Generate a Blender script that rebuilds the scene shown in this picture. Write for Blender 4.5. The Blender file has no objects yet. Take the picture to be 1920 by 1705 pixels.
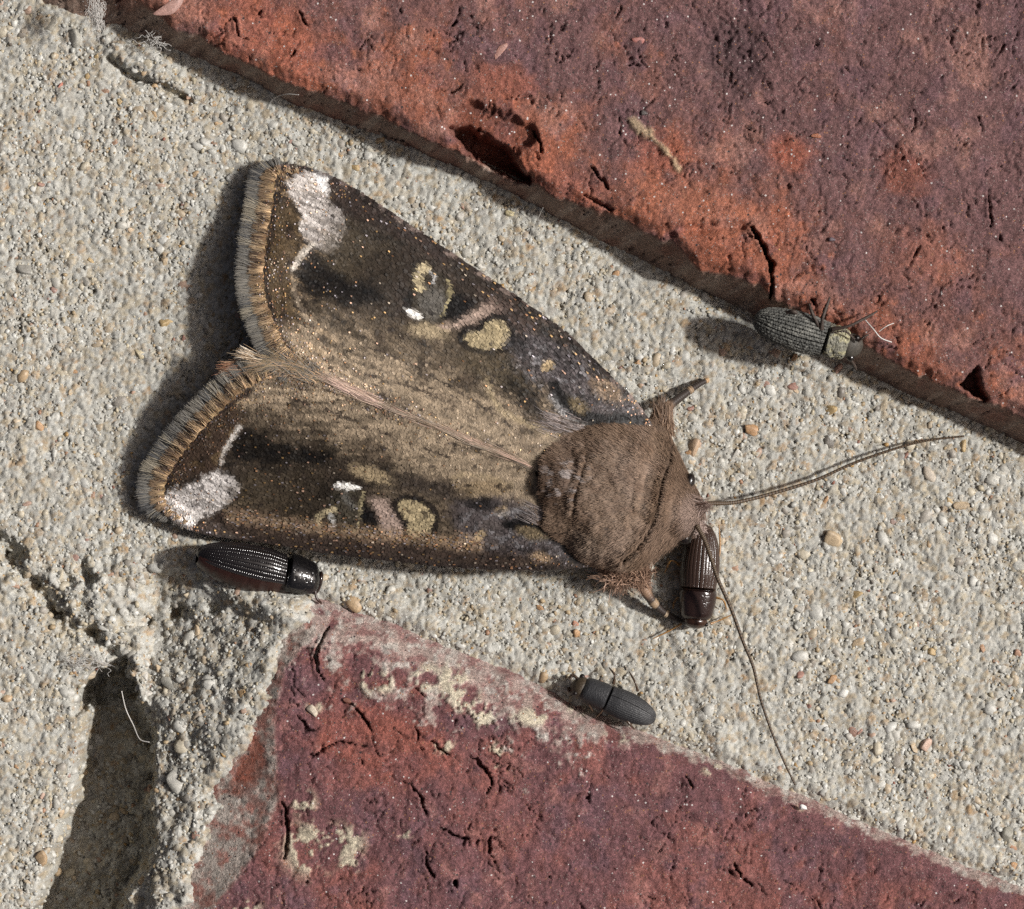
import bpy, math, random
import numpy as np
from mathutils import Matrix, Vector

# ------------------------------------------------------------------ camera, sky, sun
# 1 Blender unit = 1 mm (macro photograph); 72 photo pixels = 1 mm on the mortar plane.
scene = bpy.context.scene
col = scene.collection
scene.unit_settings.system = 'METRIC'
scene.unit_settings.scale_length = 0.001
S, CX, CY, D = 72.0, 960.0, 852.5, 150.0
cd = bpy.data.cameras.new('camera')
cam = bpy.data.objects.new('camera', cd)
col.objects.link(cam)
cam.location = (0, 0, D)
cd.sensor_width = 36.0
cd.sensor_fit = 'HORIZONTAL'
cd.lens = 36.0 * D / (1920.0 / S)
cd.clip_start = 1.0
cd.clip_end = 2000.0
cd.dof.use_dof = True
cd.dof.focus_distance = D - 1.3
cd.dof.aperture_fstop = 14.0
scene.camera = cam

SUN_EL, SUN_AZ = 43.0, 6.0            # light comes from the picture's right, a little from above
world = bpy.data.worlds.new('World')
scene.world = world
world.use_nodes = True
wn = world.node_tree
sky = wn.nodes.new('ShaderNodeTexSky')
sky.sky_type = 'NISHITA'
sky.sun_disc = False
sky.sun_elevation = math.radians(SUN_EL)
sky.sun_rotation = math.radians(90 - SUN_AZ)
sky.dust_density = 10.0
sky.air_density = 0.35
sky.ozone_density = 0.0
wn.links.new(sky.outputs['Color'], wn.nodes['Background'].inputs['Color'])
wn.nodes['Background'].inputs['Strength'].default_value = 0.05
sl = bpy.data.lights.new('sun', 'SUN')
sl.energy = 4.3
sl.angle = math.radians(3.6)
sl.color = (1.0, 0.98, 0.95)
sun = bpy.data.objects.new('sun', sl)
col.objects.link(sun)
_e, _a = math.radians(SUN_EL), math.radians(SUN_AZ)
SUND = Vector((math.cos(_e) * math.cos(_a), math.cos(_e) * math.sin(_a), math.sin(_e)))
sun.rotation_euler = SUND.to_track_quat('Z', 'Y').to_euler()
sun.location = SUND * 200
scene.view_settings.view_transform = 'Standard'
scene.view_settings.look = 'None'
scene.view_settings.exposure = 0.0
scene.view_settings.gamma = 1.0
scene.render.engine = 'CYCLES'
scene.cycles.max_bounces = 6
scene.cycles.use_denoising = False

rng = np.random.default_rng(7)
random.seed(7)

# ------------------------------------------------------------------ helpers
def C(r, g, b):
    v = np.array([r, g, b], float) / 255.0
    return np.where(v <= 0.04045, v / 12.92, ((v + 0.055) / 1.055) ** 2.4)

def W(px, py, z):
    k = (D - z) / D
    return np.stack([(np.asarray(px, float) - CX) / S * k, -(np.asarray(py, float) - CY) / S * k, np.broadcast_to(np.asarray(z, float), np.shape(px)).astype(float)], -1)

def w3(px, py, z):
    return Vector(W(float(px), float(py), float(z)))

def _hash(ix, iy, seed):
    h = (ix.astype(np.int64) * 374761393 + iy.astype(np.int64) * 668265263 + seed * 1442695041) & 0xFFFFFFFF
    h = ((h ^ (h >> 13)) * 1274126177) & 0xFFFFFFFF
    h = ((h ^ (h >> 16)) * 2246822519) & 0xFFFFFFFF
    return ((h ^ (h >> 15)) & 0xFFFFFF) / float(0xFFFFFF)

def vn(x, y, seed=0):
    ix, iy = np.floor(x), np.floor(y)
    fx, fy = x - ix, y - iy
    fx = fx * fx * fx * (fx * (fx * 6 - 15) + 10)
    fy = fy * fy * fy * (fy * (fy * 6 - 15) + 10)
    a, b = _hash(ix, iy, seed), _hash(ix + 1, iy, seed)
    c, d = _hash(ix, iy + 1, seed), _hash(ix + 1, iy + 1, seed)
    return (a * (1 - fx) + b * fx) * (1 - fy) + (c * (1 - fx) + d * fx) * fy

def fbm(x, y, seed=0, oct=4, gain=0.5):
    s, a, t = 0.0, 1.0, 0.0
    for k in range(oct):
        s = s + a * (vn(x * 2 ** k + 17.3 * k, y * 2 ** k - 9.1 * k, seed + 31 * k) * 2 - 1)
        t += a
        a *= gain
    return s / t

def worley(x, y, seed=0):
    ix, iy = np.floor(x), np.floor(y)
    f1 = np.full(np.shape(x), 9.0)
    f2 = np.full(np.shape(x), 9.0)
    idv = np.zeros(np.shape(x))
    for dx in (-1, 0, 1):
        for dy in (-1, 0, 1):
            gx, gy = ix + dx, iy + dy
            d = np.hypot(gx + _hash(gx, gy, seed) - x, gy + _hash(gx, gy, seed + 5) - y)
            nearer = d < f1
            f2 = np.where(nearer, f1, np.minimum(f2, d))
            idv = np.where(nearer, _hash(gx, gy, seed + 11), idv)
            f1 = np.where(nearer, d, f1)
    return f1, f2, idv

def sst(a, b, x):
    t = np.clip((x - a) / (b - a), 0, 1)
    return t * t * (3 - 2 * t)

def dist_polyline(px, py, pts, closed=False):
    pts = np.asarray(pts, float)
    d = np.full(np.shape(px), 1e9)
    n = len(pts)
    for i in range(n if closed else n - 1):
        a, b = pts[i], pts[(i + 1) % n]
        ab = b - a
        L2 = max(ab @ ab, 1e-9)
        t = np.clip(((px - a[0]) * ab[0] + (py - a[1]) * ab[1]) / L2, 0, 1)
        d = np.minimum(d, np.hypot(px - a[0] - t * ab[0], py - a[1] - t * ab[1]))
    return d

def inside(px, py, pts):
    pts = np.asarray(pts, float)
    r = np.zeros(np.shape(px), bool)
    n = len(pts)
    for i in range(n):
        (x0, y0), (x1, y1) = pts[i], pts[(i + 1) % n]
        if y0 == y1:
            continue
        c = (y0 > py) != (y1 > py)
        r ^= c & (px < (x1 - x0) * (py - y0) / (y1 - y0) + x0)
    return r

def sdpoly(px, py, pts):
    d = dist_polyline(px, py, pts, True)
    return np.where(inside(px, py, pts), -d, d)

def pmask(px, py, pts, soft, warp=0.0, wscale=12.0, seed=3):
    sd = sdpoly(px, py, pts)
    if warp:
        sd = sd + warp * fbm(px / wscale, py / wscale, seed, 3)
    return sst(soft, -soft, sd)

def emask(px, py, cx, cy, rx, ry, ang=0, soft=.25, warp=.0, wscale=8., seed=4):
    c, s = math.cos(math.radians(ang)), math.sin(math.radians(ang))
    u = ((px - cx) * c + (py - cy) * s) / rx
    v = (-(px - cx) * s + (py - cy) * c) / ry
    r = np.hypot(u, v)
    if warp:
        r = r + warp * fbm(px / wscale, py / wscale, seed, 3)
    return sst(1 + soft, 1 - soft, r)

def smask(px, py, pts, w, soft, warp=0., wscale=10., seed=5):
    d = dist_polyline(px, py, pts)
    if warp:
        d = d + warp * fbm(px / wscale, py / wscale, seed, 3)
    return sst(w + soft, w - soft, d)

def mixc(base, c, m):
    return base + (np.asarray(c) - base) * m[..., None]

def make_mesh(name, V, F, colors=None, smooth=True):
    me = bpy.data.meshes.new(name)
    V = np.ascontiguousarray(V, dtype=np.float32).reshape(-1, 3)
    if isinstance(F, np.ndarray):
        k = F.shape[1]
        lv = F.astype(np.int32).ravel()
        starts = np.arange(0, len(lv), k, dtype=np.int32)
    else:
        lv = np.concatenate([np.asarray(f, np.int32).ravel() for f in F])
        starts, p = [], 0
        for f in F:
            f = np.asarray(f)
            starts.append(np.arange(p, p + f.size, f.shape[1], dtype=np.int32))
            p += f.size
        starts = np.concatenate(starts)
    me.vertices.add(len(V))
    me.vertices.foreach_set('co', V.ravel())
    me.loops.add(len(lv))
    me.loops.foreach_set('vertex_index', lv)
    me.polygons.add(len(starts))
    me.polygons.foreach_set('loop_start', starts)
    me.update(calc_edges=True)
    me.validate()
    if smooth:
        me.polygons.foreach_set('use_smooth', np.ones(len(me.polygons), bool))
    if colors is not None:
        a = me.color_attributes.new('col', 'FLOAT_COLOR', 'POINT')
        c = np.ones((len(V), 4), np.float32)
        c[:, :colors.shape[1]] = colors
        a.data.foreach_set('color', c.ravel())
    return me

def add(name, me, mat=None, parent=None, loc=None, label=None, cat=None, group=None, kind=None):
    o = bpy.data.objects.new(name, me)
    col.objects.link(o)
    if mat is not None and me is not None and not me.materials:
        me.materials.append(mat)
    if parent is not None:
        o.parent = parent
    if loc is not None:
        o.location = loc
    for k, v in (('label', label), ('category', cat), ('group', group), ('kind', kind)):
        if v:
            o[k] = v
    return o

def grid_faces(nr, nc, wrap=False):
    i, j = np.meshgrid(np.arange(nr - 1), np.arange(nc if wrap else nc - 1), indexing='ij')
    j2 = (j + 1) % nc
    return np.stack([i * nc + j, i * nc + j2, (i + 1) * nc + j2, (i + 1) * nc + j], -1).reshape(-1, 4)

def catmull(pts, n):
    P = np.asarray(pts, float)
    P = np.vstack([2 * P[0] - P[1], P, 2 * P[-1] - P[-2]])
    m = len(P) - 3
    t = np.linspace(0, m - 1e-9, n)
    i = t.astype(int)
    f = (t - i)[:, None]
    p0, p1, p2, p3 = P[i], P[i + 1], P[i + 2], P[i + 3]
    return .5 * (2 * p1 + (p2 - p0) * f + (2 * p0 - 5 * p1 + 4 * p2 - p3) * f ** 2 + (3 * p1 - p0 - 3 * p2 + p3) * f ** 3)

def tube(path, radii, sides=10, cap=True):
    P = np.asarray(path, float)
    n = len(P)
    T = np.gradient(P, axis=0)
    T /= np.linalg.norm(T, axis=1)[:, None] + 1e-12
    up = np.array([0, 0, 1.])
    A = np.cross(T, up)
    bad = np.linalg.norm(A, axis=1) < 1e-3
    A[bad] = (1, 0, 0)
    A /= np.linalg.norm(A, axis=1)[:, None]
    B = np.cross(A, T)
    r = np.broadcast_to(np.asarray(radii, float), (n,))
    th = np.linspace(0, 2 * np.pi, sides, endpoint=False)
    V = P[:, None] + r[:, None, None] * (A[:, None] * np.cos(th)[None, :, None] + B[:, None] * np.sin(th)[None, :, None])
    F = [grid_faces(n, sides, True)]
    V = V.reshape(-1, 3)
    if cap:
        V = np.vstack([V, P[:1], P[-1:]])
        k = np.arange(sides)
        F.append(np.stack([np.full(sides, n * sides), (k + 1) % sides, k], -1))
        o = (n - 1) * sides
        F.append(np.stack([np.full(sides, n * sides + 1), o + k, o + (k + 1) % sides], -1))
    return V, F

# ------------------------------------------------------------------ materials
def material(name, rough=.6, spec=.5, attr=True, color=(.5, .5, .5), objcolor=False, var=None, bumps=(), alpha_metal=False,
             sss=0.0, coat=0.0, specks=None, sheen=0.0, cells=()):
    m = bpy.data.materials.new(name)
    m.use_nodes = True
    nt = m.node_tree
    b = nt.nodes['Principled BSDF']
    N, L = nt.nodes.new, nt.links.new
    tc = N('ShaderNodeTexCoord')
    if attr:
        a = N('ShaderNodeAttribute')
        a.attribute_name = 'col'
        c = a.outputs['Color']
        if alpha_metal:
            L(a.outputs['Alpha'], b.inputs['Metallic'])
    elif objcolor:
        a = N('ShaderNodeObjectInfo')
        c = a.outputs['Color']
    else:
        r = N('ShaderNodeRGB')
        r.outputs[0].default_value = (*color, 1)
        c = r.outputs[0]
    for (scale, lo, hi, det) in (var or ()):
        n = N('ShaderNodeTexNoise')
        n.inputs['Scale'].default_value = scale
        n.inputs['Detail'].default_value = det
        n.inputs['Roughness'].default_value = .65
        L(tc.outputs['Object'], n.inputs['Vector'])
        mr = N('ShaderNodeMapRange')
        mr.inputs['From Min'].default_value = .3
        mr.inputs['From Max'].default_value = .7
        mr.inputs['To Min'].default_value = lo
        mr.inputs['To Max'].default_value = hi
        L(n.outputs['Fac'], mr.inputs['Value'])
        mx = N('ShaderNodeMix')
        mx.data_type = 'RGBA'
        mx.blend_type = 'MULTIPLY'
        mx.inputs[0].default_value = 1
        L(c, mx.inputs[6])
        L(mr.outputs[0], mx.inputs[7])
        c = mx.outputs[2]
    for (scale, lo, hi) in cells:
        v = N('ShaderNodeTexVoronoi')
        v.inputs['Scale'].default_value = scale
        L(tc.outputs['Object'], v.inputs['Vector'])
        sx = N('ShaderNodeSeparateColor')
        L(v.outputs['Color'], sx.inputs[0])
        mr = N('ShaderNodeMapRange')
        mr.inputs['To Min'].default_value = lo
        mr.inputs['To Max'].default_value = hi
        L(sx.outputs[1], mr.inputs['Value'])
        mx = N('ShaderNodeMix')
        mx.data_type = 'RGBA'
        mx.blend_type = 'MULTIPLY'
        mx.inputs[0].default_value = 1
        L(c, mx.inputs[6])
        L(mr.outputs[0], mx.inputs[7])
        c = mx.outputs[2]
    for (scale, thr, colr) in (specks or ()):
        v = N('ShaderNodeTexVoronoi')
        v.inputs['Scale'].default_value = scale
        L(tc.outputs['Object'], v.inputs['Vector'])
        sx = N('ShaderNodeSeparateColor')
        L(v.outputs['Color'], sx.inputs[0])
        g = N('ShaderNodeMath'); g.operation = 'GREATER_THAN'
        g.inputs[1].default_value = thr
        L(sx.outputs[0], g.inputs[0])
        l = N('ShaderNodeMath'); l.operation = 'LESS_THAN'
        l.inputs[1].default_value = .38
        L(v.outputs['Distance'], l.inputs[0])
        mu = N('ShaderNodeMath'); mu.operation = 'MULTIPLY'
        L(g.outputs[0], mu.inputs[0]); L(l.outputs[0], mu.inputs[1])
        mx = N('ShaderNodeMix')
        mx.data_type = 'RGBA'
        L(mu.outputs[0], mx.inputs[0])
        L(c, mx.inputs[6])
        mx.inputs[7].default_value = (*colr, 1)
        c = mx.outputs[2]
    L(c, b.inputs['Base Color'])
    b.inputs['Roughness'].default_value = rough
    b.inputs['Specular IOR Level'].default_value = spec
    if sss:
        b.inputs['Subsurface Weight'].default_value = sss
        b.inputs['Subsurface Radius'].default_value = (.12, .1, .07)
        b.inputs['Subsurface Scale'].default_value = 1.0
    if coat:
        b.inputs['Coat Weight'].default_value = coat
        b.inputs['Coat Roughness'].default_value = .12
    if sheen:
        b.inputs['Sheen Weight'].default_value = sheen
    prev = None
    for (kind, scale, strength, dist) in bumps:
        if kind == 'noise':
            n = N('ShaderNodeTexNoise')
            n.inputs['Detail'].default_value = 5
            n.inputs['Roughness'].default_value = .65
            out = 'Fac'
        else:
            n = N('ShaderNodeTexVoronoi')
            out = 'Distance'
        n.inputs['Scale'].default_value = scale
        L(tc.outputs['Object'], n.inputs['Vector'])
        bp = N('ShaderNodeBump')
        bp.inputs['Strength'].default_value = strength
        bp.inputs['Distance'].default_value = dist
        L(n.outputs[out], bp.inputs['Height'])
        if prev is not None:
            L(prev.outputs[0], bp.inputs['Normal'])
        prev = bp
    if prev is not None:
        L(prev.outputs[0], b.inputs['Normal'])
    return m

M = {}
M['cement'] = material('cement', .85, .25, var=((6, .8, 1.1, 5), (28, .82, 1.14, 3)), cells=((22, .88, 1.1),), bumps=(('noise', 12, .45, .05), ('noise', 34, .5, .02)))
M['grain'] = material('sand_grain_surface', .42, .4, var=((14, .82, 1.12, 4),), cells=((26, .88, 1.1),), bumps=(('noise', 16, .35, .03), ('noise', 45, .4, .012)))
M['grain_obj'] = material('quartz_grain_surface', .35, .5, attr=False, objcolor=True, var=((2.5, .7, 1.25, 5),), bumps=(('noise', 9, .4, .04), ('noise', 40, .3, .012)))
M['brick'] = material('fired_clay', .72, .35, var=((2.2, .84, 1.14, 6), (12, .74, 1.22, 5), (40, .8, 1.2, 2)),
                      bumps=(('noise', 8, .35, .06), ('noise', 22, .8, .045), ('noise', 60, .9, .016)),
                      cells=((17, .74, 1.26), (33, .72, 1.28)), specks=((26, .94, (.30, .24, .22)), (15, .988, (.6, .56, .54)), (17, .975, (.30, .14, .08)), (12, .985, (.05, .035, .035))))
M['wing'] = material('wing_membrane', .6, .3, bumps=(('noise', 18, .3, .02),))
M['scale'] = material('wing_scale', .5, .22, alpha_metal=True)
M['fur'] = material('body_fur', .62, .28)
M['body'] = material('body_skin', .8, .2, bumps=(('noise', 12, .5, .05),))
M['antenna'] = material('antenna_surface', .5, .35)
M['thread'] = material('fibre_surface', .4, .5, attr=False, color=(.55, .53, .5))

# ------------------------------------------------------------------ layout of the joint and the bricks (photo pixels)
UE = np.array([(-400, -320), (100, -75), (255, 0), (321, 45), (365, 62), (420, 98), (474, 120), (529, 146), (584, 175), (638, 190), (720, 221), (775, 250), (826, 268),
               (905, 305), (983, 338), (1092, 382), (1147, 400), (1220, 432), (1264, 455), (1315, 507), (1380, 522), (1424, 535), (1457, 564), (1530, 598), (1603, 633), (1658, 668), (1731, 703),
               (1804, 739), (1906, 774), (1920, 787), (2100, 870), (2400, 1010)], float)
UB = np.array([(-400, -190), (22, 0), (73, 18), (120, 36), (219, 62), (310, 92), (438, 137), (529, 188), (620, 226), (709, 257), (819, 303), (928, 350), (1038, 407),
               (1147, 463), (1220, 498), (1311, 542), (1395, 578), (1475, 628), (1577, 672), (1694, 732), (1804, 778), (1920, 829), (2100, 915), (2400, 1060)], float)
LB = np.array([(300, 1010), (500, 1080), (589, 1119), (654, 1152), (742, 1178), (797, 1207), (870, 1236), (953, 1269), (1034, 1309), (1070, 1331), (1117, 1348), (1190, 1378),
               (1279, 1412), (1356, 1442), (1442, 1480), (1527, 1514), (1655, 1570), (1741, 1608), (1826, 1642), (1920, 1677), (2400, 1890)], float)
LE = np.array([(1060, 570), (1119, 578), (1190, 588), (1255, 530), (1330, 520), (1400, 517), (1500, 521), (1580, 490), (1650, 445), (1705, 400), (1900, 300), (2600, 60)], float)   # (y, x) crest
MBD = np.array([(1060, 590), (1119, 585), (1160, 560), (1200, 535), (1255, 512), (1330, 488), (1400, 462), (1440, 430), (1500, 408), (1560, 385), (1640, 362), (1705, 340), (1900, 250), (2600, 20)], float)

def ext(x, P):
    y = np.interp(x, P[:, 0], P[:, 1])
    a = (P[1, 1] - P[0, 1]) / (P[1, 0] - P[0, 0])
    b = (P[-1, 1] - P[-2, 1]) / (P[-1, 0] - P[-2, 0])
    y = np.where(x < P[0, 0], P[0, 1] + a * (x - P[0, 0]), y)
    return np.where(x > P[-1, 0], P[-1, 1] + b * (x - P[-1, 0]), y)

ZU = 1.66
def jag(px, amp, sc, seed):
    return amp * fbm(px / sc, px * 0 + 3.3, seed, 4)

CHIP = [(838, 236), (852, 205), (884, 190), (930, 208), (1000, 236), (1010, 262), (975, 280), (965, 300), (1000, 340), (930, 325), (880, 296)]
CHIP_DEEP = [(846, 238), (880, 240), (915, 256), (945, 278), (972, 306), (992, 340), (950, 328), (905, 300), (870, 276)]

def scatter_cracks(seed, box, n, mean_ang, keep, lmin=14, lmax=60):
    r = random.Random(seed)
    out = []
    while len(out) < n:
        x, y = r.uniform(box[0], box[2]), r.uniform(box[1], box[3])
        if not keep(x, y):
            continue
        L = r.uniform(lmin, lmax) * r.uniform(.4, 1)
        a = math.radians(mean_ang + r.gauss(0, 38))
        pts = [(x, y)]
        k = r.randint(3, 5)
        for _ in range(k):
            a += r.gauss(0, .5)
            x, y = x + L / k * math.cos(a), y + L / k * math.sin(a)
            pts.append((x, y))
        out.append((pts, r.uniform(.5, 2.6), r.uniform(.05, .2)))
    return out

def carve(h, px, py, cracks):
    for pts, w, dep in cracks:
        P = np.asarray(pts)
        x0, y0 = P.min(0) - 14
        x1, y1 = P.max(0) + 14
        ix = np.nonzero((px > x0) & (px < x1) & (py > y0) & (py < y1))[0]
        if len(ix) == 0:
            continue
        X, Y = px[ix], py[ix]
        wob = 5 * fbm(X / 16, Y / 16, 19, 3)
        X2, Y2 = X + wob, Y - wob * .6
        d = np.full(len(ix), 1e9)
        t = np.zeros(len(ix))
        seg = np.hypot(*np.diff(P, axis=0).T)
        cum = np.concatenate([[0], np.cumsum(seg)]) / seg.sum()
        for q in range(len(P) - 1):
            ab = P[q + 1] - P[q]
            tt = np.clip(((X2 - P[q, 0]) * ab[0] + (Y2 - P[q, 1]) * ab[1]) / (ab @ ab), 0, 1)
            dq = np.hypot(X2 - P[q, 0] - tt * ab[0], Y2 - P[q, 1] - tt * ab[1])
            near = dq < d
            d = np.where(near, dq, d)
            t = np.where(near, cum[q] + tt * (cum[q + 1] - cum[q]), t)
        taper = np.sqrt(np.clip(4 * t * (1 - t), 0, 1)) * (.75 + .8 * fbm(X / 9, Y / 9, 9, 2))
        ww = w * .62 * taper
        h[ix] -= dep * sst(ww + 1.6, ww - 1.8, d) * sst(.0, .35, taper)
        h[ix] += .2 * dep * sst(11, 3, d) * taper * (X < P[:, 0].mean() - 1)

def rough_face(px, py, seed):
    h = .10 * fbm(px / 160, py / 160, seed, 4) + .055 * fbm(px / 42, py / 42, seed + 1, 4) + .035 * fbm(px / 12, py / 12, seed + 2, 3)
    f1, f2, _ = worley(px / 34 + .35 * fbm(px / 30, py / 30, seed + 7, 2), py / 34 + .35 * fbm(px / 30 + 9, py / 30, seed + 8, 2), seed + 3)
    patch = sst(.0, .5, fbm(px / 120, py / 120, seed + 4, 3))
    h = h - .05 * sst(.16, .0, f2 - f1) * patch
    net = np.abs(fbm(px / 52 + .3 * fbm(px / 20, py / 20, seed + 12, 2), py / 70, seed + 10, 4))
    h = h - .13 * sst(.035, .0, net) * sst(.05, .4, fbm(px / 75, py / 75, seed + 11, 3))
    pits = sst(.45, .85, fbm(px / 15 + .8 * fbm(px / 9, py / 9, seed + 13, 2), py / 21, seed + 5, 4))
    h = h - .10 * pits + .045 * (np.abs(fbm(px / 7, py / 7, seed + 6, 3)) - .2) * (.4 + sst(-.1, .5, fbm(px / 60, py / 60, seed + 9, 2)))
    return h

up_cracks = scatter_cracks(3, (300, -30, 1960, 800), 230, 100, lambda x, y: y < float(ext(np.array(x), UE)) - 15, 5, 85)
up_cracks += [([(1405, 418), (1416, 440), (1432, 462), (1445, 495), (1448, 530), (1444, 566)], 7, .8),
              ([(1515, 560), (1525, 566), (1532, 575)], 5, .5), ([(1548, 572), (1540, 600), (1528, 618)], 4, .45),
              ([(1712, 205), (1716, 232), (1710, 250)], 2.0, .2), ([(1835, 215), (1842, 250)], 3, .3), ([(1855, 350), (1858, 400), (1855, 430)], 3, .35),
              ([(1870, 440), (1878, 455)], 3, .3), ([(700, 240), (760, 262), (800, 285)], 4, .3), ([(1000, 245), (1012, 270), (1015, 290)], 4, .5),
              ([(1110, 310), (1125, 335), (1150, 360)], 4, .4), ([(1090, 365), (1130, 385), (1150, 395)], 5, .35), ([(675, 95), (690, 60)], 2, .2),
              ([(846, 50), (856, 40)], 4, .4), ([(440, 30), (450, 70), (470, 75)], 3, .35), ([(480, 30), (490, 20)], 3, .3), ([(560, 20), (575, 50)], 3, .35), ([(545, 110), (550, 95)], 3, .3)]

def h_upper(px, py):
    yb = ext(px, UB) + jag(px, 5, 60, 21)
    ye = ext(px, UE) + jag(px, 12, 55, 22) + jag(px, 6, 17, 23)
    f = (yb - py) / np.maximum(yb - ye, 12)
    face = ZU + rough_face(px, py, 40)
    rnd = sst(0, 34, ye - py)
    face = face - .22 * (1 - rnd) ** 2
    face = face - .3 * pmask(px, py, CHIP, 10, 10, 14, 8) - 1.3 * pmask(px, py, CHIP_DEEP, 7, 7, 12, 9)
    face = face - 1.0 * pmask(px, py, [(1803, 722), (1832, 688), (1838, 718), (1852, 752), (1834, 745)], 5, 5, 9, 10)
    face = face - (.16 * np.abs(fbm(px / 12, py / 12, 77, 3)) + .05) * emask(px, py, 1372, 100, 62, 75, 0, .5, .3, 20)
    face = face + .15 * emask(px, py, 1290, 420, 140, 50, 20, .6)
    face = face - .18 * smask(px, py, [(1240, 432), (1300, 430), (1390, 425)], 8, 8, 6)
    h = np.where(f >= 1, face, 0)
    fs = np.clip(f, -.6, 1)
    side = -.35 + (ZU - .22 + .35) * np.sign(fs) * np.abs(fs) ** 1.05 + .05 * fbm(px / 90, py / 6 + px / 60, 31, 3) * sst(0, .2, fs) * sst(1, .8, fs) \
        - .12 * sst(.35, .6, fbm(px / 22, py / 7 + px / 15, 37, 2)) * sst(1, .8, fs)
    side = side + (face - ZU + .22) * sst(.6, 1, fs)
    h = np.where(f >= 1, face, side)
    return h, f

def zb_lower(px):
    return 1.15 - .5 * sst(700, 1500, px)

lo_cracks = scatter_cracks(5, (520, 1180, 1960, 1740), 170, 75, lambda x, y: y > float(ext(np.array(x), LB)) + 60 and x > float(ext(np.array(y), LE)) + 20, 5, 85)
lo_cracks += [([(620, 1172), (604, 1195), (592, 1228), (598, 1260), (608, 1282)], 5, .5), ([(652, 1318), (668, 1332), (690, 1358), (703, 1378)], 4, .5),
              ([(585, 1420), (605, 1405), (635, 1390), (690, 1400)], 3, .3), ([(780, 1360), (785, 1388)], 3, .35), ([(808, 1388), (830, 1408), (845, 1417)], 3, .35),
              ([(770, 1470), (790, 1500), (800, 1530)], 4, .35), ([(880, 1415), (910, 1445), (922, 1465), (915, 1488)], 4, .35), ([(920, 1565), (920, 1600), (930, 1622)], 4, .4),
              ([(800, 1595), (803, 1625), (815, 1645)], 4, .4), ([(825, 1550), (850, 1565), (880, 1575)], 5, .4), ([(850, 1650), (855, 1665)], 8, .6), ([(1375, 1620), (1390, 1640), (1410, 1665)], 4, .4),
              ([(530, 1500), (540, 1560), (535, 1610)], 5, .35), ([(1285, 1455), (1300, 1485)], 3, .3), ([(560, 1340), (575, 1370), (600, 1365)], 4, .3)]

def h_lower(px, py):
    d = (py - (ext(px, LB) + jag(px, 4, 60, 51) + jag(px, 2.5, 13, 52))) * .9
    xe = ext(py, LE) + jag(py, 8, 45, 53)
    zb = zb_lower(px)
    wid = 95 - 62 * sst(800, 1250, px)
    p = np.clip(d / wid, 0, 1)
    prof = (1 - (1 - p) ** 2.0)
    z = .12 + (zb - .12) * prof
    rf = rough_face(px, py, 60) * (1 - .65 * sst(0, 30, xe - px))
    z = z + rf * (.35 + .65 * sst(.4, 1., p))
    z = np.where(d < 0, .12 + d * .022 + rf * .3, z)
    left = xe - px
    z = z - np.where(left > 0, .0064 * left + .08 * sst(0, 40, left), 0)
    return z, d, left

PIT = [(146, 1292), (180, 1262), (231, 1240), (262, 1331), (282, 1372), (279, 1420), (283, 1500), (280, 1580), (262, 1650), (200, 1740), (150, 1850), (-60, 1850), (66, 1705), (83, 1661), (103, 1579), (138, 1484), (149, 1413), (163, 1360)]
ROUGH = [(-200, 1025), (60, 1045), (240, 1060), (330, 1048), (440, 1082), (520, 1108), (575, 1125), (540, 1200), (500, 1330), (400, 1480), (350, 1720), (250, 1760), (285, 1480), (280, 1380), (235, 1245), (120, 1190), (40, 1110), (-200, 1080)]

def h_mortar(px, py):
    h = .10 * fbm(px / 210, py / 210, 1, 3) + .05 * fbm(px / 48, py / 48, 2, 3)
    h = h + .035 * fbm(px / 15, py / 15, 3, 3)
    dl = py - ext(px, LB)
    h = h + (.22 + .25 * sst(1000, 700, px)) * sst(-75, -4, dl) * sst(520, 640, px)
    rough = pmask(px, py, ROUGH, 22, 14, 40, 6)
    h = h + rough * (.45 * np.abs(fbm(px / 62, py / 62, 12, 3)) + .24 * fbm(px / 26, py / 26, 13, 3) - .06)
    # bank climbing to the crest of the lower brick
    hb, d, left = h_lower(px, py)
    xm = ext(py, MBD) + jag(py, 26, 40, 14) + jag(py, 12, 12, 15)
    bank = hb + .26 * np.tanh((xm - px) / 22.0) + .1 * fbm(px / 30, py / 30, 16, 3)
    mb = sst(-45, 25, dl) * sst(255, 300, px) * sst(1060, 1120, py + (px - 400) * -.12)
    h = h * (1 - mb) + bank * mb + rough * mb * (.10 * fbm(px / 32, py / 32, 17, 2))
    h = h + .5 * emask(px, py, 480, 1112, 120, 30, 20, .6)
    pit = pmask(px, py, PIT, 13, 16, 35, 18)
    h = h * (1 - pit) + pit * (-2.7 + .35 * fbm(px / 40, py / 40, 19, 3) + .9 * sst(1600, 1720, py) * sst(180, 300, px) * sst(.1, .5, fbm(px / 24, py / 24, 119, 2)))
    cr = smask(px, py, [(-60, 985), (12, 1030), (52, 1092), (82, 1135), (140, 1180), (196, 1212), (236, 1246)], 7, 13, 22, 26, 20)
    h = h - .5 * cr * (.55 + .9 * sst(-.2, .4, fbm(px / 34, py / 34, 25, 2)))
    cr2 = smask(px, py, [(205, 112), (250, 146), (300, 160), (352, 190)], 5, 7, 5, 12, 24)
    h = h - .4 * cr2 + .25 * emask(px, py, 270, 118, 70, 26, 25, .6, .3, 18)
    for (x, y, r, dep) in ((24, 1040, 20, .5), (165, 1085, 14, .4), (330, 1150, 17, .55), (265, 1165, 20, .45), (100, 1120, 20, .5), (400, 1140, 13, .3), (215, 1300, 20, .3)):
        h = h - dep * emask(px, py, x, y, r, r * .8, 0, .6, .4, 12)
    # slump towards the upper brick
    du = py - ext(px, UB)
    h = h - .25 * sst(45, 0, du) * sst(900, 1400, px)
    return h

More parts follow.
